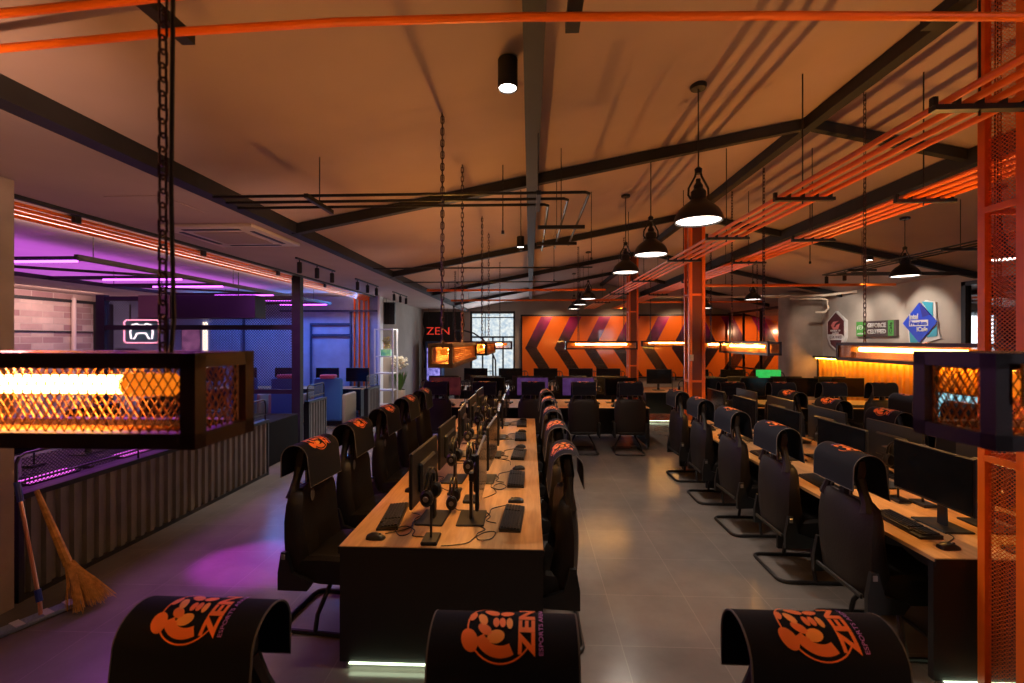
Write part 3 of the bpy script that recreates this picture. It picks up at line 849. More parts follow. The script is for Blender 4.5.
# ------------------------------------------------------------------ dome pendants
def make_dome(cord):
    def f():
        root = empty('dome_pendant_lamp')
        prof = [(.175, 0), (.174, .012), (.166, .045), (.145, .085), (.105, .125), (.068, .152), (.056, .165), (.054, .225), (.036, .245), (0, .245)]
        inner = [(.03, .236), (.046, .22), (.048, .162), (.062, .144), (.098, .118), (.136, .08), (.157, .042), (.166, .008)]
        MB().lathe(prof[::-1]+[(.165, .0)]+inner[::-1], (0, 0, 0), 28).build('shade', M_plastic, root)
        lab_part(MB().lathe([(0, .010), (.158, .010), (.158, .016), (0, .016)], (0, 0, 0), 24).build('diffuser', M_glow_white, root), 'glowing white diffuser')
        m = MB()
        for sx in (-1, 1): m.tube([(sx*.056, 0, .17), (sx*.074, 0, .20), (sx*.072, 0, .25), (sx*.045, 0, .30), (sx*.024, 0, .34), (sx*.014, 0, .385)], .008, 6)
        m.lathe([(0, .24), (.032, .24), (.034, .27), (.018, .295), (.018, .32), (0, .322)], n=12)
        m.lathe([(0, .36), (.026, .36), (.028, .395), (.012, .41), (0, .41)], n=12)
        m.build('bracket', M_plastic, root)
        MB().tube([(0, 0, .40), (0, 0, cord)], .005, 6).build('cord', M_plastic, root)
        MB().lathe([(0, cord-.03), (.055, cord-.03), (.06, cord-.012), (.06, cord), (0, cord)], n=18).build('canopy', M_plastic, root)
        return root
    return f
ZD = 2.885
DL = Kind(make_dome(ceil_z(1.26)-ZD-.004), 'lamp')
DR = Kind(make_dome(ceil_z(5.1)-ZD-.004+.02), 'lamp')
for k, y in enumerate((3.46, 4.80, 6.05, 9.9, 11.5, 13.1)):
    DL.put((1.26, y, ZD), 0, 'black dome pendant lamp left of orange pipes, '+['nearest and largest', 'second nearest', 'third nearest', 'fourth nearest', 'fifth nearest', 'farthest'][k], 'dome pendants left of the pipes')
for k, y in enumerate((5.15, 6.4, 10.2, 12.9)):
    DR.put((5.1 if k < 2 else 4.9 , y, ZD-.02 if k < 2 else ZD-.0), 0, 'black dome pendant lamp right of orange pipes, '+['behind the mesh column', 'high before the sign wall', 'farther back', 'farthest'][k], 'dome pendants right of the pipes')

# spot cylinders
def make_spot():
    root = empty('ceiling_spotlight')
    MB().lathe([(0, 0), (.058, 0), (.058, -.17), (.052, -.17), (.050, -.16), (0, -.16)], n=24).build('housing', M_beam, root)
    MB().lathe([(0, -.163), (.050, -.163), (.050, -.159), (0, -.159)], n=20).build('lens', M_glow_spot, root)
    return root
spK = Kind(make_spot, 'spotlight')
for x, y, l in ((-.13, 2.66, 'glowing cylinder spotlight on the ceiling beside the central beam'), (5.75, 7.95, 'small black cylinder spotlight on the right ceiling slope'), (5.7, 11.3, 'black cylinder spotlight on the ceiling far right of mid column'), (-.15, 7.2, 'black cylinder spotlight farther back beside the central beam')):
    spK.put((x, y, ceil_z(x)-.006), 0, l, 'cylinder spotlights')

# ------------------------------------------------------------------ orange lattice columns
M_fine_o = mesh_screen_mat('orange_expanded_mesh', (.75, .15, .02), .026, .022, .05)
def make_column():
    root = empty('lattice_column')
    H = ceil_z(2.63)-.02; w = .125
    m = MB()
    for sx in (-1, 1):
        m.b2((sx*w-.024*(1+sx), -w, 0), (sx*w+.024*(1-sx), -w+.048, H)); m.b2((sx*w-.018*(1+sx), w-.040, 0), (sx*w+.018*(1-sx), w, H))
    m.build('corner_angles', M_orange, root)
    m = MB()
    for z in (.02, 1.33, 2.70):
        for sy in (-1, 1): m.b2((-w+.03, sy*(w-.009)-.009, z), (w-.03, sy*(w-.009)+.009, z+.035))
        for sx in (-1, 1): m.b2((sx*(w-.009)-.009, -w+.03, z), (sx*(w-.009)+.009, w-.03, z+.035))
    m.build('cross_bars', M_orange, root)
    m = MB().b2((-w+.02, w-.0235, .02), (w-.02, w-.0205, H))
    m.build('mesh_panel', M_fine_o, root)
    m = MB()
    for sx in (-1, 1): m.b2((sx*(w-.022)-.0015, -w+.02, .02), (sx*(w-.022)+.0015, w-.02, H))
    m.build('mesh_panel', mesh_screen_mat('orange_expanded_mesh_side', (.75, .15, .02), .026, .022, .05, axis='YZ'), root)
    MB().b2((-w+.02, -w+.016, .01), (w-.02, -w+.022, H)).build('front_plate', mat('dark_orange_plate', (.20, .035, .006), .45), root)
    return root
colK = Kind(make_column, 'column')
for x, y, l in ((2.635, 2.53, 'tall orange steel column with expanded mesh cut by the right edge'), (2.64, 7.42, 'orange steel column at mid room behind the right desk'), (2.62, 11.75, 'farthest orange steel column, before the mural')):
    colK.put((x, y, 0), 0, l, 'orange lattice columns')
# small notices on columns
tag(MB().box((2.55, 7.292, 1.72), (.06, .006, .10)).build('notice_sticker', M_cream), 'small pale sticker on the mid-room orange column', 'sticker')
t = empty('no_smoking_notice', (.0, 0, 0)); 
MB().box((.838, .785, 1.925), (.05, .004, .07)).build('card', mat('yellow_card', (.8, .45, .12), .6), t)
MB().tube([(.834+.015*math.cos(2*PI*k/16), .782, 1.925+.015*math.sin(2*PI*k/16)) for k in range(16)], .0018, 5, closed=True).tube([(.824, .782, 1.935), (.844, .782, 1.915)], .0018, 5).build('symbol', M_plastic, t)
tag(t, 'small yellow card with a crossed circle on the right-edge cage lamp', 'notice')

# ------------------------------------------------------------------ orange pipe bundles along the room
ORDP = ['leftmost pipe', 'second pipe from left', 'third pipe from left', 'rightmost pipe']
def bundle(x0, z, y0, y1, name, word, dx=.105, r=.018, n=4, ys=()):
    for k in range(n):
        tag(MB().tube([(x0+k*dx, y0, z), (x0+k*dx, (y0+y1)/2, z-.004), (x0+k*dx, y1, z)], r, 10).build('orange_pipe', M_orange), 'orange pipe under the ceiling, %s of the %s bundle' % (ORDP[k], word), 'pipe', name)
    for i, y in enumerate(ys):
        xc = x0+dx*(n-1)/2
        b = empty('pipe_hanger', (xc, y, z))
        m = MB().b2((-dx*n/2-.008, -.02, -r-.026), (dx*n/2+.03, .02, -r-.001))
        for k in range(n+1): m.b2((-dx*n/2+k*dx-.012, -.012, -r-.002), (-dx*n/2+k*dx+.012, .012, r+.004))
        m.build('bracket', M_black, b)
        MB().cyl((0, 0, -r-.05), (0, 0, ceil_z(xc)-z-.003), .005, 6).build('rod', M_black, b)
        tag(b, 'black hanger bar carrying the %s pipe bundle, %s' % (word, ['nearest', 'second nearest', 'third nearest', 'fourth nearest', 'fifth nearest', 'sixth nearest', 'farthest'][i]), 'hanger', 'hangers of the %s bundle' % word)
bundle(1.97, 3.13, -.4, 16.5, 'orange pipes of the left bundle', 'left', ys=(2.24, 3.64, 5.02, 6.4, 8.6, 11.0, 13.5))
bundle(2.95, 3.13, -.4, 16.5, 'orange pipes of the right bundle', 'right', ys=(2.26, 3.72, 5.14, 6.6, 8.8, 11.2, 13.7))
# bundle along the edge of the left soffit
for k in range(4):
    tag(MB().tube([(-4.40-.03*k, 3.0, 3.17-.030*k), (-4.40-.03*k, 12.33, 3.17-.030*k)], .016, 8).build('orange_pipe', M_orange), 'orange pipe at the edge of the left soffit, %s' % ['nearest to the room', 'second from the room', 'third from the room', 'farthest from the room'][k], 'pipe', 'orange pipes along the left soffit')
for k in range(4):
    x = -4.42-.13*k
    tag(MB().tube([(x, 12.31, 0), (x, 12.31, 3.1), (x, 12.27, 3.17)], .024, 10).build('orange_pipe', M_orange), 'upright orange pipe on the blue wall, %s' % ['rightmost', 'second from right', 'third from right', 'leftmost'][k], 'pipe', 'upright orange pipes on the blue wall')
for i, y in enumerate((4.2, 5.9, 7.7, 9.5)):
    tag(MB().b2((-4.37, y-.03, 3.12), (-4.33, y+.03, 3.20)).b2((-4.54, y-.02, 3.186), (-4.33, y+.02, 3.20)).build('pipe_clip', M_black), 'black clip holding the left soffit pipes, %s' % ORD[i], 'clip', 'clips of the soffit pipes')
tag(MB().b2((-4.27, 3.3, 3.17), (-4.22, 12.3, 3.20)).build('ceiling_rail', M_beam), 'thin dark rail on the left soffit beside the orange pipes', 'rail')
# foreground pipes near the top edge
pp = [(-2.9, 1.66, 3.06), (-2.0, 1.64, 3.10), (-1.3, 1.64, 3.145), (-.69, 1.62, 3.15), (-.03, 1.62, 3.15), (.9, 1.65, 3.15), (1.76, 1.69, 3.15), (3.0, 1.75, 3.15)]
tag(MB().tube(pp, .015, 10).build('orange_pipe', M_orange), 'glossy orange pipe crossing the whole top of the view', 'pipe')
tag(MB().tube([(-2.6, 1.57, 3.12), (-1.86, 1.53, 3.15), (-1.37, 1.49, 3.15), (-.4, 1.40, 3.15)], .015, 10).build('orange_pipe', M_orange), 'orange pipe cut off at the top left corner', 'pipe')
for x, y1, l in ((-1.35, 1.75, 'black bracket bar at top left holding the crossing orange pipe'), (.16, 1.74, 'black bracket bar at top centre holding the crossing orange pipe'), (1.50, 1.78, 'black bracket bar at top right holding the crossing orange pipe')):
    t = MB().b2((x-.026, .9, 3.168), (x+.026, y1, 3.21)).build('pipe_bracket', M_beam); tag(t, l, 'bracket', 'brackets of the top pipe')
    m = MB().cyl((x, 1.15, 3.2), (x, 1.15, ceil_z(x)-.003), .006, 6).build('rod', M_black, t)
# transverse orange pipes in the depth
for y, z, x0, x1, l in ((10.3, 3.13, -2.35, 1.7, 'flat orange bar crossing under the far ceiling, nearer one'), (12.6, 3.10, -2.2, 3.0, 'flat orange bar crossing under the far ceiling, farther one'), (9.0, 3.06, 3.3, 7.0, 'thin orange pipe crossing towards the sign wall'), (13.6, 3.12, 2.9, 6.8, 'thin orange pipe crossing behind the mid column')):
    m = MB().box(((x0+x1)/2, y, z), (x1-x0, .06, .05), bev=.01).build('orange_bar', M_orange); tag(m, l, 'pipe', 'crossing orange bars')
    for x in (x0+.5, x1-.5): MB().cyl((x, y, z), (x, y, ceil_z(x)-.003), .005, 6).build('rod', M_black, m)
m = MB().tube([(3.5, 12.9, 3.2), (4.3, 12.2, 3.14), (5.0, 11.4, 3.06), (6.0, 11.2, 3.04), (7.0, 11.0, 3.06), (7.4, 10.6, 3.1)], .03, 10)
tag(m.build('cream_pipe', M_cream), 'curved cream pipe below the ceiling before the concrete pillar', 'pipe')
m = MB().tube([(6.2, 11.1, 2.98), (6.95, 11.1, 2.98), (7.06, 11.1, 2.95), (7.08, 11.1, 2.75), (7.0, 11.1, 2.66), (6.8, 11.1, 2.66)], .025, 10)
tag(m.build('cream_pipe', M_cream), 'cream pipe elbow beside the concrete pillar top', 'pipe')

# black conduit loops
def conduit(path, l, g, r=.011):
    return tag(MB().tube(path, r, 8).build('black_conduit', M_black), l, 'pipe', g)
for k, (y, x1, yb) in enumerate(((3.22, .42, 5.0), (3.36, .28, 5.15), (3.50, .14, 5.3))):
    z = 3.04
    conduit([(-2.3, y, z), (x1-.03, y, z), (x1, y+.03, z), (x1, yb, z)], 'black conduit under the left ceiling slope, %s' % ['nearest and widest loop', 'middle loop', 'farthest loop'][k], 'black conduits under the left slope')
def hanger(x, y, z, l, along='Y', L=.42, g='hangers of the black conduits'):
    b = empty('conduit_hanger', (x, y, z))
    d = (.03, L, .03) if along == 'Y' else (L, .03, .03)
    MB().box((0, 0, -.027), d).build('bracket', M_black, b)
    MB().cyl((0, 0, -.02), (0, 0, ceil_z(x)-z-.003), .004, 6).build('rod', M_black, b)
    return tag(b, l, 'hanger', g)
hanger(-1.57, 3.34, 3.04, 'black hanger on the left part of the near conduits')
hanger(.06, 3.34, 3.04, 'black hanger on the near conduits beside the central beam')
hanger(.28, 4.1, 3.04, 'black hanger under the turned conduits, nearer one', 'X')
hanger(.28, 4.8, 3.04, 'black hanger under the turned conduits, farther one', 'X')
for k, y in enumerate((6.6, 8.2)):
    conduit([(-2.3, y, 3.05), (.9, y, 3.05)], 'straight black conduit crossing under the left slope, %s' % ['nearer one', 'farther one'][k], 'straight black conduits')
    hanger(-1.3, y, 3.05, 'black hanger of the straight conduit, %s' % ['nearer one', 'farther one'][k], L=.2)
for k in range(3):
    x = 4.95+.14*k
    conduit([(x, 3.9, 3.1), (x, 7.9-.14*k, 3.1), (x+.03, 7.93-.14*k, 3.1), (7.3, 7.93-.14*k, 3.1)], 'black conduit under the right slope, %s' % ['outermost loop', 'middle loop', 'innermost loop'][k], 'black conduits under the right slope')
hanger(5.1, 5.6, 3.1, 'black hanger of the right-slope conduits, nearer one', 'X')
hanger(5.1, 7.2, 3.1, 'black hanger of the right-slope conduits, farther one', 'X')
# loose drop rods seen against the ceiling
for i, (x, y) in enumerate(((-.25, 4.2), (-.1, 5.0), (.75, 5.6), (1.5, 7.0), (.4, 7.6), (3.6, 6.0), (4.5, 9.4))):
    cz = ceil_z(x)-.004
    r_ = MB().cyl((x, y, 3.0), (x, y, cz), .005, 6).lathe([(0, 0), (.014, 0), (.014, .03), (0, .03)], (x, y, 2.98), 8)
    tag(r_.build('drop_rod', M_black), 'thin black drop rod hanging bare from the ceiling, %s' % ['left of the central beam', 'just left of the central beam, farther', 'right of the central beam', 'between the dome pendants', 'far along the central beam', 'right of the mid-room pipes', 'before the sign wall'][i], 'rod', 'bare drop rods')

# track lights on the left soffit
def make_track():
    root = empty('track_light')
    MB().box((0, 0, -.012), (.03, 1.3, .024)).build('track', M_black, root)
    for y in (-.55, 0, .55):
        m = MB().cyl((0, y, -.02), (0, y, -.06), .008, 8)
        m.lathe([(0, 0), (.032, 0), (.035, -.01), (.035, -.155), (.028, -.16), (.026, -.15), (0, -.15)], (0, y, -.06), 16)
        h = m.build('spot_head', M_plastic, root)
    return root
trK = Kind(make_track, 'track light')
for k, y in enumerate((7.1, 9.35, 11.75)):
    trK.put((-3.38, y, EZ), 0, 'black three-head track light on left soffit, '+['nearest', 'middle', 'farthest'][k], 'track lights on the left soffit')
trK.put((6.25, 9.3, ceil_z(6.25)-.012), 0, 'black three-head track light before the sign wall', 'track lights by the signs')

# AC cassette
t = empty('air_conditioner', (-3.35, 5.05, EZ))
MB().box((0, 0, -.02), (1.0, 1.0, .04), bev=.015, seg=2).build('panel', M_cream, t)
MB().box((0, 0, -.043), (.56, .56, .012), bev=.004).build('intake_grille', mat('ac_grille', (.45, .33, .26), .6), t)
for a in range(4):
    m = MB().box((.39*math.cos(a*PI/2), .39*math.sin(a*PI/2), -.041), (.05, .62, .006), rz=a*PI/2)
    lab_part(m.build('air_slot', M_black, t), 'dark louvre slot')
tag(t, 'square ceiling air conditioner set in the left soffit', 'air conditioner')
tag(MB().box((-3.3, 3.9, EZ-.004), (.5, .5, .008), bev=.003).build('access_hatch', M_ceiling), 'square access hatch in the near left soffit', 'hatch')

# ------------------------------------------------------------------ corrugated counters with rails
def corr(m, x, y0, y1, z0, z1, pitch=.11, d=.03, face=1):
    """trapezoid corrugation in plane x, along y"""
    n = max(1, round((y1-y0)/pitch)); p = (y1-y0)/n
    pts = []
    for i in range(n):
        y = y0+i*p
        pts += [(0, y), (0, y+.38*p), (face*d, y+.5*p), (face*d, y+.88*p)]
    pts.append((0, y1))
    rows = [[(x+a, b, z0) for a, b in pts], [(x+a, b, z1) for a, b in pts]]
    m.grid(rows)
    rows = [[(x+a-.006*face, b, z0) for a, b in pts], [(x+a-.006*face, b, z1) for a, b in pts]]
    m.grid(rows)
    return m
def counter(x, y0, y1, label):
    root = empty('corrugated_counter', (x, (y0+y1)/2, 0)); h = (y1-y0)/2
    m = corr(MB(), -.015, -h+.04, h-.04, .04, .78)
    lab_part(m.build('corrugated_panel', M_corr, root), 'grey corrugated panel')
    m = MB().b2((-.07, -h, 0), (.025, -h+.04, .8)).b2((-.07, h-.04, 0), (.025, h, .8)).b2((-.07, -h, .78), (.03, h, .82)).b2((-.05, -h, 0), (.02, h, .04)).b2((-.08, -h, .0), (-.06, h, .78))
    m.build('frame', M_black, root)
    r = MB()
    def rail(z, rr, hh=h-.02):
        pts = []
        r.tube([(-.02, -hh, .82), (-.02, -hh, z-.07), (-.02, -hh+.02, z-.02), (-.02, -hh+.07, z), (-.02, hh-.07, z), (-.02, hh-.02, z-.02), (-.02, hh, z-.07), (-.02, hh, .82)], rr, 8)
    rail(1.12, .012); r.cyl((-.02, -h+.02, .90), (-.02, h-.02, .90), .010, 8)
    n = max(1, round(2*h/1.1))
    for i in range(1, n): r.cyl((-.02, -h+i*2*h/n, .82), (-.02, -h+i*2*h/n, 1.12), .009, 8)
    r.build('top_rail', M_black, root)
    m = MB().b2((-.022, -h+.06, .86), (-.018, h-.06, 1.09))
    m.build('rail_mesh', M_fine_k, root)
    return tag(root, label, 'counter', 'corrugated counters')
M_fine_k = mesh_screen_mat('black_wire_mesh', (.02, .02, .022), .03, .03, .09, axis='YZ')
M_fine_kx = mesh_screen_mat('black_wire_mesh_front', (.02, .02, .025), .05, .05, .12, axis='XZ')
counter(-3.90, 3.3, 6.62, 'long grey corrugated counter with black rail at left')
counter(-4.25, 8.55, 9.3, 'short corrugated counter just behind the black post')
counter(-3.95, 10.9, 11.75, 'farthest short corrugated counter by the white rack')
# dark cabinet between counter and post
t = empty('dark_cabinet', (-4.35, 7.45, 0))
MB().b2((-.55, -.55, 0), (.25, .45, .70), bev=.01).build('body', mat('matt_black_laminate', (.008, .008, .009), .8, spec=.15), t)
for z in (.22, .45): MB().b2((-.5, -.565, z), (.2, -.552, z+.02)).build('door_gap', M_silver, t)
tag(t, 'dark low cabinet between the long counter and the black post', 'cabinet')
# zone desk with glowing keyboards
desk(-5.35, 3.5, -4.15, 6.6, 'gaming desk behind the long corrugated counter', top=M_desk_black)
for k, y in enumerate((3.95, 4.85, 5.75)):
    station(-4.15, y, PI/2, 'behind long corrugated counter, '+ORD[k], 'behind the long counter', kbk=kbGlow, stand=True, mdy=.25, hy=.75)
desk(-9.2, 11.45, -4.3, 12.15, 'gaming desk along the blue wall of the left zone', 'X')
for k, x in enumerate((-8.4, -7.5, -6.4, -5.3, -4.5)):
    p = monK.put((x, 11.7, DZ), 0, 'black monitor before the blue wall, '+ORL[k], 'monitors before the blue wall')
M_blue = mat('blue_upholstery', (.03, .14, .42), .6, bump=.1, bscale=60)
def make_sofa():
    r = empty('gaming_armchair')
    MB().box((0, -.30, .62), (.66, .12, 1.0), bev=.05, seg=3).build('back_shell', M_blue, r)
    for sx in (-1, 1):
        m = MB().box((sx*.36, .02, .40), (.10, .70, .68), bev=.045, seg=3)
        lab_part(m.build('arm', mat('taupe_upholstery', (.30, .27, .22), .7), r), 'taupe padded arm')
    MB().box((0, .06, .34), (.60, .58, .22), bev=.05, seg=3).build('seat', M_blue, r)
    MB().box((0, .02, .09), (.62, .56, .10), bev=.01).b2((-.3, -.25, 0), (-.24, -.19, .05)).b2((.24, -.25, 0), (.3, -.19, .05)).b2((-.3, .2, 0), (-.24, .26, .05)).b2((.24, .2, 0), (.3, .26, .05)).build('plinth', M_black, r)
    m = MB().box((0, -.30, 1.15), (.36, .17, .10), bev=.04, seg=3)
    lab_part(m.build('head_cushion', mat('pink_cushion', (.6, .12, .2), .6), r), 'pink head cushion')
    return r
soK = Kind(make_sofa, 'armchair')
for k, x in enumerate((-4.68, -5.7, -6.7)):
    soK.put((x, 10.7, 0), 0, 'blue gaming armchair facing the blue wall, '+['rightmost, in the gap', 'left of the black post', 'farther left'][k], 'blue gaming armchairs')

# post and mesh frame
t = empty('mesh_partition', (-4.32, 8.3, 0))
MB().b2((-.08, -.06, 0), (.08, .06, 3.195)).build('post', M_beam, t)
MB().b2((-3.85, -.05, 0), (-3.68, .05, 2.85)).build('post', M_beam, t)
MB().b2((-2.55, -.03, 0), (-2.49, .03, 2.75)).build('post', M_beam, t)
MB().b2((-3.68, -.04, 2.74), (-.08, .04, 2.82)).build('top_bar', M_beam, t)
MB().b2((-3.68, -.04, 2.19), (-.08, .04, 2.28)).build('middle_bar', M_beam, t)
MB().b2((-3.68, -.04, 1.0), (-.08, .04, 1.08)).build('lower_bar', M_beam, t)
MB().b2((-3.68, -.002, 1.08), (-.08, .002, 2.74)).build('mesh', M_fine_kx, t)
tag(t, 'black steel post and mesh partition dividing off the left zone', 'partition')
t = empty('hanging_box', (-5.85, 7.85, 2.58))
MB().b2((-1.0, -.16, -.2), (1.10, .16, .2), bev=.005).build('case', mat('dark_aubergine_metal', (.010, .006, .012), .4), t)
lab_part(MB().b2((-.98, -.175, -.19), (-.42, -.161, .19)).build('grille', mat('bronze_perforated_metal', (.18, .13, .10), .5, bump=.8, bscale=90), t), 'bronze perforated grille')
for x in (-.7, .7): MB().cyl((x, 0, .18), (x, 0, .617), .008, 6).build('rod', M_black, t)
tag(t, 'long dark box hanging before the mesh partition', 'box')
# hanging LED frame
t = empty('hanging_light_frame', (-6.14, 8.1, 2.93))
m = MB()
for x in (-1.06, 1.06): m.box((x, .05, 0), (.05, 6.5, .06))
CY = (-3.1, -1.55, -.65, .85, 2.0, 3.25)
for y in CY: m.box((0, y, .0), (2.1, .05, .05))
for y in (-2.3, .1): m.bar((-1.05, y-.8, 0), (1.05, y+.8, 0), .035)
m.build('frame', M_beam, t)
for y in CY: lab_part(MB().cyl((-.2, y-.03, -.035), (1.0, y-.03, -.035), .014, 10).build('light_tube', M_glow_purple, t), 'glowing violet tube')
for x in (-1.06, 1.06):
    for y in (-3.0, -.5, 2.4): MB().cyl((x, y, .02), (x, y, .267), .005, 6).build('rod', M_black, t)
tag(t, 'black frame with violet light tubes hanging over the left zone', 'light frame')

# blue wall lines (black square tubes), poster, bright strip, controller neon
def wl(a, b, l):
    tag(MB().bar((a[0], 12.31, a[1]), (b[0], 12.31, b[1]), .045, .05).build('wall_tube', M_navy), l, 'tube', 'dark tubes on the blue wall')
wl((-6.9, 2.80), (-4.16, 2.80), 'dark tube along the top of the blue wall')
wl((-6.05, 2.44), (-4.95, 2.44), 'dark tube on the blue wall, upper bar of the small frame')
wl((-6.05, 2.14), (-4.95, 2.14), 'dark tube on the blue wall, lower bar of the small frame')
wl((-6.03, 0), (-6.03, 2.44), 'upright dark tube on the blue wall, left of the frame')
wl((-4.92, 0), (-4.92, 2.80), 'upright dark tube on the blue wall, left of the orange pipes')
wl((-7.93, 0), (-7.93, 2.90), 'thick upright dark tube left of the blue panels')
t = empty('game_controller_sign', (-10.85, 12.33, 2.24))
m = MB().tube([(x, -.03, z) for x, z in ((-.50, -.26), (-.50, .26), (-.44, .32), (.44, .32), (.50, .26), (.50, -.26), (.44, -.32), (-.44, -.32))], .018, 8, closed=True)
lab_part(m.build('neon_frame', M_glow_pink, t), 'pink neon rounded rectangle')
cp = [(-.30, -.20), (-.33, .0), (-.27, .18), (-.14, .22), (-.08, .17), (.08, .17), (.14, .22), (.27, .18), (.33, 0), (.30, -.20), (.22, -.20), (.12, -.05), (-.12, -.05), (-.22, -.20)]
m = MB().tube([(x, -.03, z) for x, z in cp], .020, 8, closed=True)
lab_part(m.build('neon_controller', M_glow_ivory, t), 'ivory neon gamepad outline')
MB().b2((-.52, -.012, -.34), (.52, 0, .34)).build('back_plate', mat('teal_backplate', (.08, .22, .28), .5), t)
tag(t, 'neon sign of a game controller in a pink rounded frame', 'neon sign')
t = empty('poster', (-8.05, 8.55, 1.93))
MB().b2((-.17, 0, -.25), (.17, .015, .25)).build('board', M_plastic, t)
MB().b2((-.16, -.006, -.24), (.16, 0, .24)).build('picture', scr('poster_print_glow', ((.12, .02, .12), (.6, .2, .45)), .5), t)  # picture colours are emitted, so the unlit poster looks lit
t.location = (-9.45, 12.33, 1.95); t.scale = (1.6, 1, 1.5)
tag(t, 'dark poster with pink figures beside the controller sign', 'poster')
tag(MB().b2((-9.08, 12.28, 1.2), (-8.98, 12.34, 2.5)).build('light_strip', emit_mat('warm_strip', (1, .75, .55), 1.6)), 'bright upright light strip beside the poster', 'light strip')
t = corr(MB(), 0, -.9, .0, .0, 1.3, .09, .025).build('blue_corrugated_panel', M_bluewall); t.location = (-8.02, 12.31, 1.15); t.rotation_euler = (0, 0, -PI/2)
tag(t, 'upright ribbed blue panel right of the light strip', 'panel')
# dark window posts by the brick wall
struct('trim_20', MB().b2((-12.0, 12.05, 0), (-11.7, 12.34, 3.0)), M_beam)
struct('trim_21', MB().b2((-12.0, 4.0, 2.98), (-11.93, 12.3, 3.05)), M_beam)
struct('trim_22', MB().b2((-11.99, 4.0, 2.2), (-11.96, 12.0, 2.23)), M_beam)
tag(MB().cyl((-11.93, 11.45, 0), (-11.93, 11.45, 3.1), .05, 10).build('downpipe', mat('pale_pink_paint', (.75, .6, .58), .5)), 'pale upright pipe on the white brick wall', 'pipe')
for k, p in enumerate(([(-11.2, 12.32, 3.0), (-11.2, 12.32, 2.6), (-11.1, 12.32, 2.5), (-10.2, 12.32, 2.5)], [(-11.6, 12.32, 1.75), (-11.05, 12.32, 1.75), (-10.95, 12.32, 1.65), (-10.95, 12.32, .8)])):
    tag(MB().tube(p, .02, 8).build('wall_conduit', M_black), 'bent black conduit on the wall left of the controller sign, '+['upper', 'lower'][k], 'pipe')

# white rack, plant, ribbed panel, pier edge
t = empty('storage_rack', (-3.83, 12.05, 0))
for x in (-.26, .22):
    for y in (-.2, .2): MB().b2((x-.018, y-.018, 0), (x+.018, y+.018, 2.3)).build('upright', M_white, t)
for z in (.25, .65, 1.1, 1.55, 2.27): MB().b2((-.25, -.19, z), (.21, .19, z+.025)).build('shelf', M_white, t)
tag(t, 'white metal storage rack beside the blue wall', 'rack')
struct('trim_23', MB().b2((-4.16, 12.28, 0), (-4.10, 12.56, 3.2)), M_white)
tag(MB().box((-3.84, 12.05, 1.661), (.26, .18, .17), bev=.01).build('display_box', scr('teal_pack', ((.02, .2, .22), (.3, .5, .2)), .5)), 'small teal lit box on the upper rack shelf', 'box')
m = MB()
rr = random.Random(3)
for i in range(46):
    a = rr.uniform(0, 2*PI); e = rr.uniform(.1, 1.0)
    m.sphere((-3.84+.09*math.cos(a)*e, 12.05+.09*math.sin(a)*e, 1.79+rr.uniform(0, .28)), .03, u=8, v=5)
for i in range(14):
    a = rr.uniform(0, 2*PI); m.tube([(-3.84, 12.05, 1.745), (-3.84+.07*math.cos(a), 12.05+.07*math.sin(a), 1.95)], .004, 5)
tag(m.build('yellow_flowers', mat('yellow_petals', (.65, .55, .2), .7)), 'yellow flowers standing on top of the teal box', 'flowers')
t = empty('ribbed_panel', (-4.02, 12.9, 2.75))
m = MB().b2((-.16, -.03, -.30), (.16, .03, .33)); 
for k in range(7): m.b2((-.15+k*.045, -.045, -.29), (-.13+k*.045, -.029, .32))
m.build('slats', M_plastic, t)
for x in (-.1, .1): MB().cyl((x, 0, .3), (x, 0, .447), .006, 6).build('rod', M_black, t)
tag(t, 'black ribbed panel hanging above the white rack', 'panel')
t = empty('potted_flowers', (-3.93, 13.6, 0))
MB().lathe([(0, 0), (.13, 0), (.15, .03), (.17, .50), (.155, .50), (.15, .46), (0, .46)], n=20).build('pot', mat('cream_pot', (.6, .5, .4), .6), t)
m = MB()
for i in range(90):
    a = rr.uniform(0, 2*PI); L_ = rr.uniform(.35, .75); b_ = rr.uniform(.05, .28)
    p0 = Vector((.03*math.cos(a), .03*math.sin(a), .46)); p1 = Vector((b_*math.cos(a), b_*math.sin(a), .46+L_*.9))
    d = (p1-p0); sd = d.cross(Vector((0, 0, 1))).normalized()*.022
    mid = p0+d*.7
    vs = [m.bm.verts.new(p) for p in (p0, mid-sd, p1, mid+sd)]
    m.bm.faces.new(vs)
m.build('leaves', mat('green_leaves', (.10, .22, .04), .6), t)
m = MB()
for i in range(110):
    a = rr.uniform(0, 2*PI); q = rr.uniform(0, 1)**.6
    m.sphere((.24*q*math.cos(a), .24*q*math.sin(a), 1.32+rr.uniform(-.22, .22)*(1-q*.4)), rr.uniform(.03, .05), sc=(1, 1, .6), u=7, v=5)
m.build('blossoms', mat('white_petals', (.85, .8, .65), .7), t)
tag(t, 'tall cream pot with white flowers behind the white rack', 'plant')

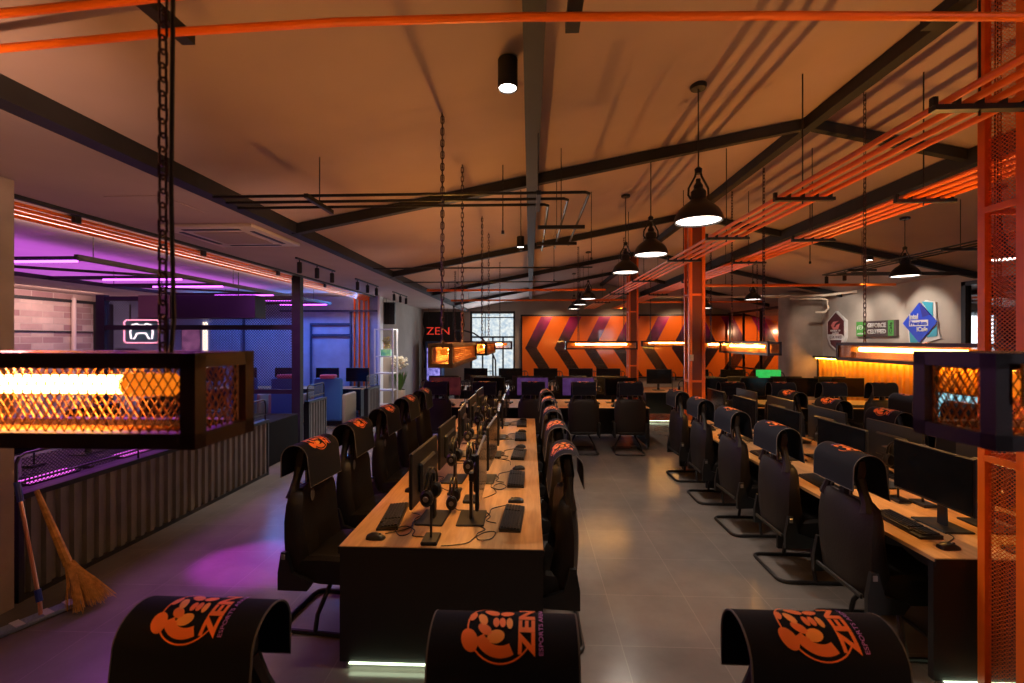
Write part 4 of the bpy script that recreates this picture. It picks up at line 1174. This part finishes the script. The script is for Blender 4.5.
# far wall: dark curtain panel and ZEN neon
t = empty('torn_black_panel', (0, YF-.03, 0))
pts = [(-4.15, .9), (-4.1, 1.4), (-4.2, 1.9), (-4.12, 2.4), (-4.22, 2.7), (-4.15, 3.1), (-2.62, 3.1), (-2.55, 2.6), (-2.66, 2.1), (-2.58, 1.6), (-2.64, 1.1), (-2.9, .95), (-3.2, 1.1), (-3.5, .85), (-3.8, 1.0)]
MB().prism(pts, 0, .02, Matrix.Translation((0, .02, 0)) @ wy).build('panel', mat('black_paint', (.008, .01, .01), .6), t)
tag(t, 'irregular black painted panel on the far wall behind the neon word', 'panel')
t = empty('neon_word_sign', (-3.68, YF-.75, 2.35))
R_front = Matrix.Rotation(PI/2, 4, 'X')
text_part('letters', 'ZEN', .4, .86, R_front, .03, M_glow_red, t, bold=-.004, height=.27)
for x in (-.35, .35): MB().cyl((x, .0, .14), (x, .0, .847), .006, 6).build('rod', M_black, t)
t.location = (-3.45, YF-.75, 2.34)
tag(t, 'red neon word sign hanging before the black far panel', 'neon sign')
t = empty('drinks_cooler', (-3.9+.35, 16.9, 0))
MB().b2((-.3, -.28, 0), (.3, .28, 1.95), bev=.01).build('cabinet', M_navy, t)
lab_part(MB().b2((-.24, -.295, .3), (.24, -.282, 1.7)).build('lit_door', scr('cooler_glow', ((.05, .05, .25), (.3, .25, .7)), .8), t), 'bluish lit door')
tag(t, 'blue lit drinks cooler below the red neon sign', 'cooler')
m = MB().b2((-2.72, 16.2, 0), (-2.62, 16.3, 3.0)); 
t = empty('arched_steel_frame', (0, 14.5, 0))
MB().tube([(-2.45, 0, 3.15), (-2.45, 0, 2.35), (-2.38, 0, 2.3), (-2.1, 0, 2.3), (-1.8, 0, 2.22), (-1.5, 0, 2.02), (-1.25, 0, 1.7), (-1.1, 0, 1.35), (-1.08, 0, .0)], .025, 8).build('tube', M_black, t)
tag(t, 'black steel tube arching before the bright far window', 'tube frame')

# ------------------------------------------------------------------ mural
t = empty('chevron_mural', (0, YF-.02, 0))
mur = mat('orange_mural_gloss', (.88, .17, .015), .22, coat=1.0)
MX0, MX1, MZ0, MZ1 = -.30, 10.6, .60, 2.92
MB().b2((MX0, -.04, MZ0), (MX1, .0, MZ1)).build('panel', mur, t)
m = MB().b2((MX0-.05, -.06, MZ1), (MX1, .01, MZ1+.06)).b2((MX0-.06, -.06, MZ0-.05), (MX0, .01, MZ1+.06)).b2((MX0-.05, -.06, MZ0-.05), (MX1, .01, MZ0))
m.build('frame', M_plastic, t)
def chevmat():
    m = bpy.data.materials.new('chevron_print'); m.use_nodes = True
    nt = m.node_tree; b = nt.nodes['Principled BSDF']; b.inputs['Roughness'].default_value = .25; b.inputs['Coat Weight'].default_value = 1
    tc = nt.nodes.new('ShaderNodeTexCoord'); sp = nt.nodes.new('ShaderNodeSeparateXYZ'); nt.links.new(tc.outputs['Object'], sp.inputs[0])
    n = nt.nodes.new('ShaderNodeTexNoise'); n.inputs['Scale'].default_value = 1.6; nt.links.new(tc.outputs['Object'], n.inputs['Vector'])
    ad = nt.nodes.new('ShaderNodeMath'); ad.operation = 'MULTIPLY_ADD'; ad.inputs[1].default_value = 1.2
    nt.links.new(n.outputs['Fac'], ad.inputs[0]); nt.links.new(sp.outputs[2], ad.inputs[2])
    r = nt.nodes.new('ShaderNodeValToRGB'); mr = nt.nodes.new('ShaderNodeMapRange')
    mr.inputs['From Min'].default_value = 1.2; mr.inputs['From Max'].default_value = 3.7
    nt.links.new(ad.outputs[0], mr.inputs['Value']); nt.links.new(mr.outputs[0], r.inputs[0])
    e = r.color_ramp.elements
    e[0].position = .3; e[0].color = (.035, .014, .01, 1); e[1].position = .92; e[1].color = (.55, .01, .16, 1)
    x = e.new(.55); x.color = (.05, .02, .035, 1); x = e.new(.7); x.color = (.16, .02, .09, 1)
    nt.links.new(r.outputs[0], b.inputs['Base Color'])
    return m
MC = chevmat()
def chev(xm, flip):
    # stroke: from the top, to the bend at z=2.0-, to the bottom
    k = -1 if flip else 1
    w_ = .44; zt = MZ1-.02; zm = 1.69; zb = MZ0+.02
    dxt = (zt-zm)*.50; dxb = (zm-zb)*.65
    P = [(xm+k*dxt, zt), (xm+k*(dxt+w_), zt), (xm+k*w_, zm), (xm+k*(dxb+w_), zb), (xm+k*dxb, zb), (xm, zm)]
    P = [(min(MX1-.02, max(MX0+.02, a)), b) for a, b in P]
    MB().prism(P, 0, .012, Matrix.Translation((0, -.040, 0)) @ wy).build('chevron', MC, t)
for k in range(6): chev(-.18+k*1.12, False)
for k in range(4): chev(7.2+k*1.12, True)
tag(t, 'glossy orange wall mural with dark and magenta chevrons', 'mural')

# glass partition to the annex
t = empty('glass_partition', (7.55, 0, 0))
m = MB()
for y in (12.55, 13.9, 15.2, 16.4, 17.5): m.b2((-.03, y-.03, 0), (.03, y+.03, 2.98))
m.b2((-.03, 12.5, 2.95), (.03, 17.6, 3.03)).b2((-.03, 12.5, 0), (.03, 17.6, .1)).b2((-.03, 12.5, 1.0), (.03, 17.6, 1.05))
m.build('frame', M_black, t)
MB().b2((-.004, 12.55, .05), (.004, 17.6, 2.95)).build('glass', glass_mat('clear_pane', (.9, .85, .8), .07), t)
tag(t, 'black framed glass partition beside the mural at right', 'partition')

# ------------------------------------------------------------------ signs on the right wall (face -X)
# matrix: local X -> -Y world (text reads left to right when seen from inside), local Y -> Z, local Z -> -X
def side(y, z, x=WX-.03): return Matrix(((0, 0, -1, x), (-1, 0, 0, y), (0, 1, 0, z), (0, 0, 0, 1)))
def signroot(n, y, z):
    return empty(n, (0, 0, 0))
W_ = mat('white_sign_board', (.8, .8, .8), .4); MG = mat('sign_green', (.10, .42, .09), .4); MDG = mat('sign_dark_grey', (.10, .07, .075), .4)
M_dr = mat('sign_dark_red', (.10, .012, .02), .35); MBL = mat('sign_blue', (.015, .07, .75), .35); MCY = mat('sign_cyan', (.05, .45, .65), .35); MNV = mat('sign_indigo', (.03, .03, .35), .35)
# shield
t = signroot('shield_sign', 0, 0); M0 = side(11.3, 2.24)
sh = [(-.33, .22), (0, .46), (.33, .22), (.33, -.18), (.22, -.36), (0, -.50), (-.22, -.36), (-.33, -.18)]
MB().prism(sh, -.03, .03, M0).build('board', W_, t)
MB().prism([(a*.86, b*.9+.01) for a, b in sh[:4]]+[(.284, -.10), (-.284, -.10), (-.284, -.15)][:2], .03, .04, M0).build('face', M_dr, t)
MB().prism([(-.20, -.24), (.20, -.24), (.17, -.34), (0, -.44), (-.17, -.34)], .03, .04, M0).build('lower_face', M_dr, t)
MB().prism([(-.16, .12), (-.08, .20), (.13, .22), (.0, .16), (-.06, .08), (.0, .06), (.05, .12), (.16, .15), (.10, .02), (-.06, .0), (-.12, .06)], .04, .046, M0).build('emblem', mat('red_foil', (.75, .2, .2), .4), t)
text_part('lettering', 'REPUBLIC OF\nGAMERS', .1, .36, M0 @ Matrix.Translation((0, -.045, .04)), .004, W_, t)
text_part('lettering', 'CERTIFIED', .1, .44, M0 @ Matrix.Translation((0, -.17, .03)), .004, M_dr, t)
tag(t, 'dark red and white shield sign, first on the concrete wall', 'sign')
# green certified sign
t = signroot('certified_sign', 0, 0); M0 = side(10.05, 2.24)
MB().prism([(-.56, -.16), (.56, -.16), (.56, .17), (-.56, .17)], -.03, .03, M0).build('board', MDG, t)
MB().prism([(-.555, -.155), (-.28, -.155), (-.28, .165), (-.555, .165)], .03, .036, M0).build('logo_field', MG, t)
MB().prism([(.36, -.155), (.50, -.155), (.50, .165), (.36, .165)], .03, .036, M0).build('end_field', MG, t)
eye = []
for k in range(20):
    a = k/19*3.2*PI; r_ = .015+.07*k/19
    eye.append((-.42+r_*1.15*math.cos(a), .035+r_*.75*math.sin(a), .04))
MB().tube([M0 @ Vector(p) for p in eye], .007, 5).build('emblem', W_, t)
text_part('lettering', 'NVIDIA', .1, .17, M0 @ Matrix.Translation((-.42, -.10, .036)), .004, W_, t)
text_part('lettering', 'GEFORCE', .1, .52, M0 @ Matrix.Translation((.04, .075, .03)), .006, W_, t, bold=.006, height=.10)
text_part('lettering', 'CERTIFIED', .1, .52, M0 @ Matrix.Translation((.04, -.06, .03)), .006, W_, t, bold=.006, height=.10)
text_part('lettering', 'iCafe', .1, .24, M0 @ Matrix.Translation((.43, .0, .036)) @ Matrix.Rotation(PI/2, 4, 'Z'), .004, M_plastic, t, height=.07)
tag(t, 'long grey and green lettered sign, middle of the concrete wall', 'sign')
# blue diamond sign
t = signroot('diamond_sign', 0, 0); M0 = side(8.93, 2.33)
MB().prism([(-.34, .08), (-.12, .22), (.08, .42), (.30, .36), (.32, -.02), (.40, -.30), (.08, -.38), (-.10, -.42), (-.28, -.40)], -.03, .0, M0).build('backing', W_, t)
MB().prism([(.02, .40), (.25, .36), (.25, .08)], .0, .012, M0).build('facet', MCY, t)
MB().prism([(-.28, -.04), (-.24, -.38), (.0, -.38)], .0, .012, M0).build('facet', MCY, t)
MB().prism([(.12, -.28), (.34, -.06), (.34, -.26)], .0, .012, M0).build('facet', MCY, t)
MB().prism([(-.40, .0), (-.02, .38), (.36, .0), (-.02, -.38)], .012, .028, M0).build('diamond', MBL, t)
MB().prism([(-.02, .38), (.14, .22), (.22, .14), (.06, .10)], .028, .031, M0).build('facet', MNV, t)
text_part('lettering', 'intel', .1, .20, M0 @ Matrix.Translation((-.14, .12, .028)), .005, W_, t, bold=.004, height=.11)
MB().prism([(-.24, -.065), (.18, -.065), (.18, .05), (-.24, .05)], .028, .034, M0).build('label_field', W_, t)
text_part('lettering', 'Premium', .1, .37, M0 @ Matrix.Translation((-.03, -.008, .034)), .004, MBL, t, bold=.004, height=.08)
text_part('lettering', 'iCafe', .1, .24, M0 @ Matrix.Translation((.05, -.125, .028)), .005, W_, t, bold=.004, height=.09)
tag(t, 'blue diamond sign with cyan corners, right of the green sign', 'sign')
# orange corrugated wainscot with LED under its cap
t = empty('corrugated_wainscot', (WX-.10, 0, 0))
corr(MB(), 0, 5.2, 11.85, .35, 1.55, .16, .035, -1).build('orange_sheet', M_orange_panel, t)
MB().b2((-.14, 5.15, 1.55), (.09, 11.9, 1.60)).b2((-.04, 11.85, .35), (.05, 11.9, 1.55)).build('cap_rail', M_black, t)
lab_part(MB().b2((-.13, 5.2, 1.535), (-.11, 11.8, 1.549)).build('light_strip', emit_mat('orange_strip_glow', (1, .50, .06), 34), t), 'amber light strip under the cap')
tag(t, 'bright orange corrugated wall cladding below the signs', 'cladding')

# ------------------------------------------------------------------ mop and broom
t = empty('flat_mop', (-3.51, 3.25-.12, 0))
A_ = math.radians(68)
m = MB().box((0, 0, .016), (.44, .11, .03), rz=A_, bev=.008); lab_part(m.build('mop_head', mat('grey_blue_mop_cloth', (.25, .32, .48), .9, bump=1, bscale=80), t), 'blue and white mop cloth')
for k in (-.12, .03, .16): MB().box((k*math.cos(A_), k*math.sin(A_), .0325), (.05, .108, .005), rz=A_).build('white_stripe', mat('white_cloth', (.6, .6, .65), .9), t)
hp = [Vector((0, 0, .03)), Vector((-.015, .01, .10)), Vector((-.255, .07, .93))]
MB().tube(hp, .012, 8).build('handle', mat('coppery_handle', (.75, .35, .25), .35, metal=.5), t)
for a, b in ((.02, .12), (.86, 1.03)):
    lab_part(MB().tube([hp[1].lerp(hp[2], a), hp[1].lerp(hp[2], b)], .019, 10).build('grip', mat('blue_plastic', (.03, .06, .45), .4), t), 'blue plastic grip')
tag(t, 'flat mop with blue grips leaning on the left pillar', 'mop')
t = empty('grass_broom', (-3.33, 3.34, -.0))
st = mat('straw', (.62, .33, .08), .8, var=.3, vscale=30)
m = MB(); rr = random.Random(2)
top = Vector((-.47, .02, .84)); neck = Vector((-.17, -.02, .29))
m.tube([top, (top+neck)/2, neck], [.016, .024, .030], 8); m.build('handle', st, t)
m = MB()
for i in range(170):
    a = rr.uniform(-1, 1); b_ = rr.uniform(-1, 1)
    e = Vector((.02+.10*a+.03*b_, -.03+.13*b_-.04*a, .010+.05*max(0, a)*rr.random())); o_ = neck+Vector((rr.uniform(-.02, .02), rr.uniform(-.02, .02), .03))
    mid = (o_+e)/2+Vector((.01, 0, .01))
    m.tube([o_, mid, e], [.004, .0035, .0015], 3, caps=False)
lab_part(m.build('bristles', st, t), 'fanned yellow grass bristles')
tag(t, 'yellow grass broom with fanned bristles beside the mop', 'broom')

# LED strips below desk ends
for (x0, x1, y, l) in ((-1.1, .02, 2.735, 'pale light strip under the near end of the central desk'), (2.38, 3.46, 2.715, 'pale light strip under the near end of the right desk'), (2.85, 3.45, 11.2, 'white light strip under the second right cross desk')):
    tag(MB().b2((x0, y-.014, .033), (x1, y+.014, .0385)).build('light_strip', M_led_green), l, 'light strip', 'under-desk light strips')

# ------------------------------------------------------------------ lights
def area(name, loc, size, energy, col, rot, sy=None):
    l = bpy.data.lights.new(name, 'AREA'); l.energy = energy; l.color = col; l.size = size
    if sy: l.shape = 'RECTANGLE'; l.size_y = sy
    o = bpy.data.objects.new(name, l); COL.objects.link(o); o.location = loc; o.rotation_euler = rot
    return o
def spot(name, loc, energy, col, ang, rot, blend=.6, r=.04):
    l = bpy.data.lights.new(name, 'SPOT'); l.energy = energy; l.color = col; l.spot_size = ang; l.spot_blend = blend; l.shadow_soft_size = r
    o = bpy.data.objects.new(name, l); COL.objects.link(o); o.location = loc; o.rotation_euler = rot
    return o
def aim(o, target):
    d = Vector(target)-o.location; o.rotation_euler = d.to_track_quat('-Z', 'Y').to_euler()
# sign spots from the track
for y, tgt in ((9.7, (WX, 11.3, 2.2)), (9.3, (WX, 10.05, 2.2)), (8.9, (WX, 8.9, 2.3))):
    o = spot('track_beam', (6.25, y, 3.10), 42, (1, .85, .7), 1.1, (0, 0, 0)); aim(o, tgt)
spot('cylinder_beam', (-.13, 2.66, 3.30), 25, (1, .8, .62), 1.9, (0, 0, 0))
for x, y in ((1.26, 3.46), (1.26, 4.80), (1.26, 6.05), (1.26, 9.9), (5.1, 6.4)):
    spot('dome_beam', (x, y, ZD-.03), 42, (1, .84, .70), 2.2, (0, 0, 0), r=.1)
for x, y in ((-1.0, .833), (1.3, .875), (-.60, 3.72), (-.60, 6.15), (2.92, 3.55), (2.92, 6.25), (1.4, 9.05), (4.0, 9.1)):
    spot('tube_up_light', (x, y, ZT-.035), 30 if y > 1 else 10, (1, .42, .08), 2.7, (PI, 0, 0), r=.015)
    if y > 1: spot('tube_down_light', (x, y, ZT-LH-.01), 20, (1, .45, .09), 2.3, (0, 0, 0), r=.03)
for p, tg, e in (((-1.0, .833, ZT-.03), (-4.2, 2.6, 3.2), 150), ((-.66, 3.72, ZT-.03), (-4.0, 4.4, 3.2), 150), ((-.66, 6.15, ZT-.03), (-4.0, 7.2, 3.2), 130)):
    o = spot('soffit_side_fill', p, e, (1, .56, .36), 1.25, (0, 0, 0), r=.03, blend=1); aim(o, tg)  # added fill, aimed from the cage lamps to brighten the left soffit
o = spot('violet_patch_fill', (-5.0, 3.95, 2.85), 520, (.80, .04, 1.0), .27, (0, 0, 0)); aim(o, (-2.45, 4.0, 0))  # added spot for the violet floor patch, no fixture modelled
# left soffit tracks
for y in (7.0, 9.4, 12.0, 13.2): 
    o = spot('soffit_beam', (-3.38, y, 2.97), 95, (1, .85, .75), 1.5, (0, 0, 0)); aim(o, (-3.4, y-.1, 0))
for x in (.8, 3.2, 5.6, 8.2, 10.0):
    o = spot('mural_fill', (x, 16.3, 2.35+.85*(x<8)), 60, (1, .62, .36), 1.7, (0, 0, 0)); aim(o, (x, YF, 1.7))  # spots added to brighten the mural, without fixtures
# violet / blue light of the left zone
area('violet_cove', (-7.6, 7.4, 2.99), 3.2, 62, (.60, .13, 1.0), (PI, 0, 0), 6)
area('blue_wash', (-6.6, 11.5, 3.12), 4.5, 100, (.10, .32, 1.0), (-.5, 0, 0), .6)
area('pale_wash', (-10.9, 8.8, 3.1), .3, 42, (1, .62, .50), (0, .8, 0), 5)
area('soffit_cove_fill', (-4.86, 7.6, 3.09), .05, 42, (1, .70, .55), (PI, 0, 0), 9)  # unseen warm strip added to lift the soffit and zone ceiling
area('pink_floor_wash', (-4.9, 5.6, 2.85), .5, 34, (.62, .08, 1.0), (0, -.15, 0), 3)
area('far_window_light', ((WX0+WX1)/2, YF-.12, 1.8), 1.6, 45, (.85, .93, 1.0), (-PI/2, 0, 0), 2.2)

W = bpy.data.worlds.new('world'); S.world = W; W.use_nodes = True
W.node_tree.nodes['Background'].inputs[0].default_value = (.5, .42, .5, 1)
W.node_tree.nodes['Background'].inputs[1].default_value = .05

# ------------------------------------------------------------------ camera
cam = bpy.data.cameras.new('camera'); co = bpy.data.objects.new('camera', cam); COL.objects.link(co)
cam.sensor_width = 36; cam.lens = 455/1024*36; cam.clip_start = .02
cam.dof.use_dof = True; cam.dof.focus_distance = 5.0; cam.dof.aperture_fstop = 3.5
cam.shift_y = -1.5/1024
co.location = (0, 0, 2.0); co.rotation_euler = (PI/2, 0, math.radians(2.26))
S.camera = co
vs = S.view_settings
vs.view_transform = 'Standard'; vs.look = 'None'; vs.gamma = 1; vs.use_curve_mapping = False; vs.exposure = 0.75
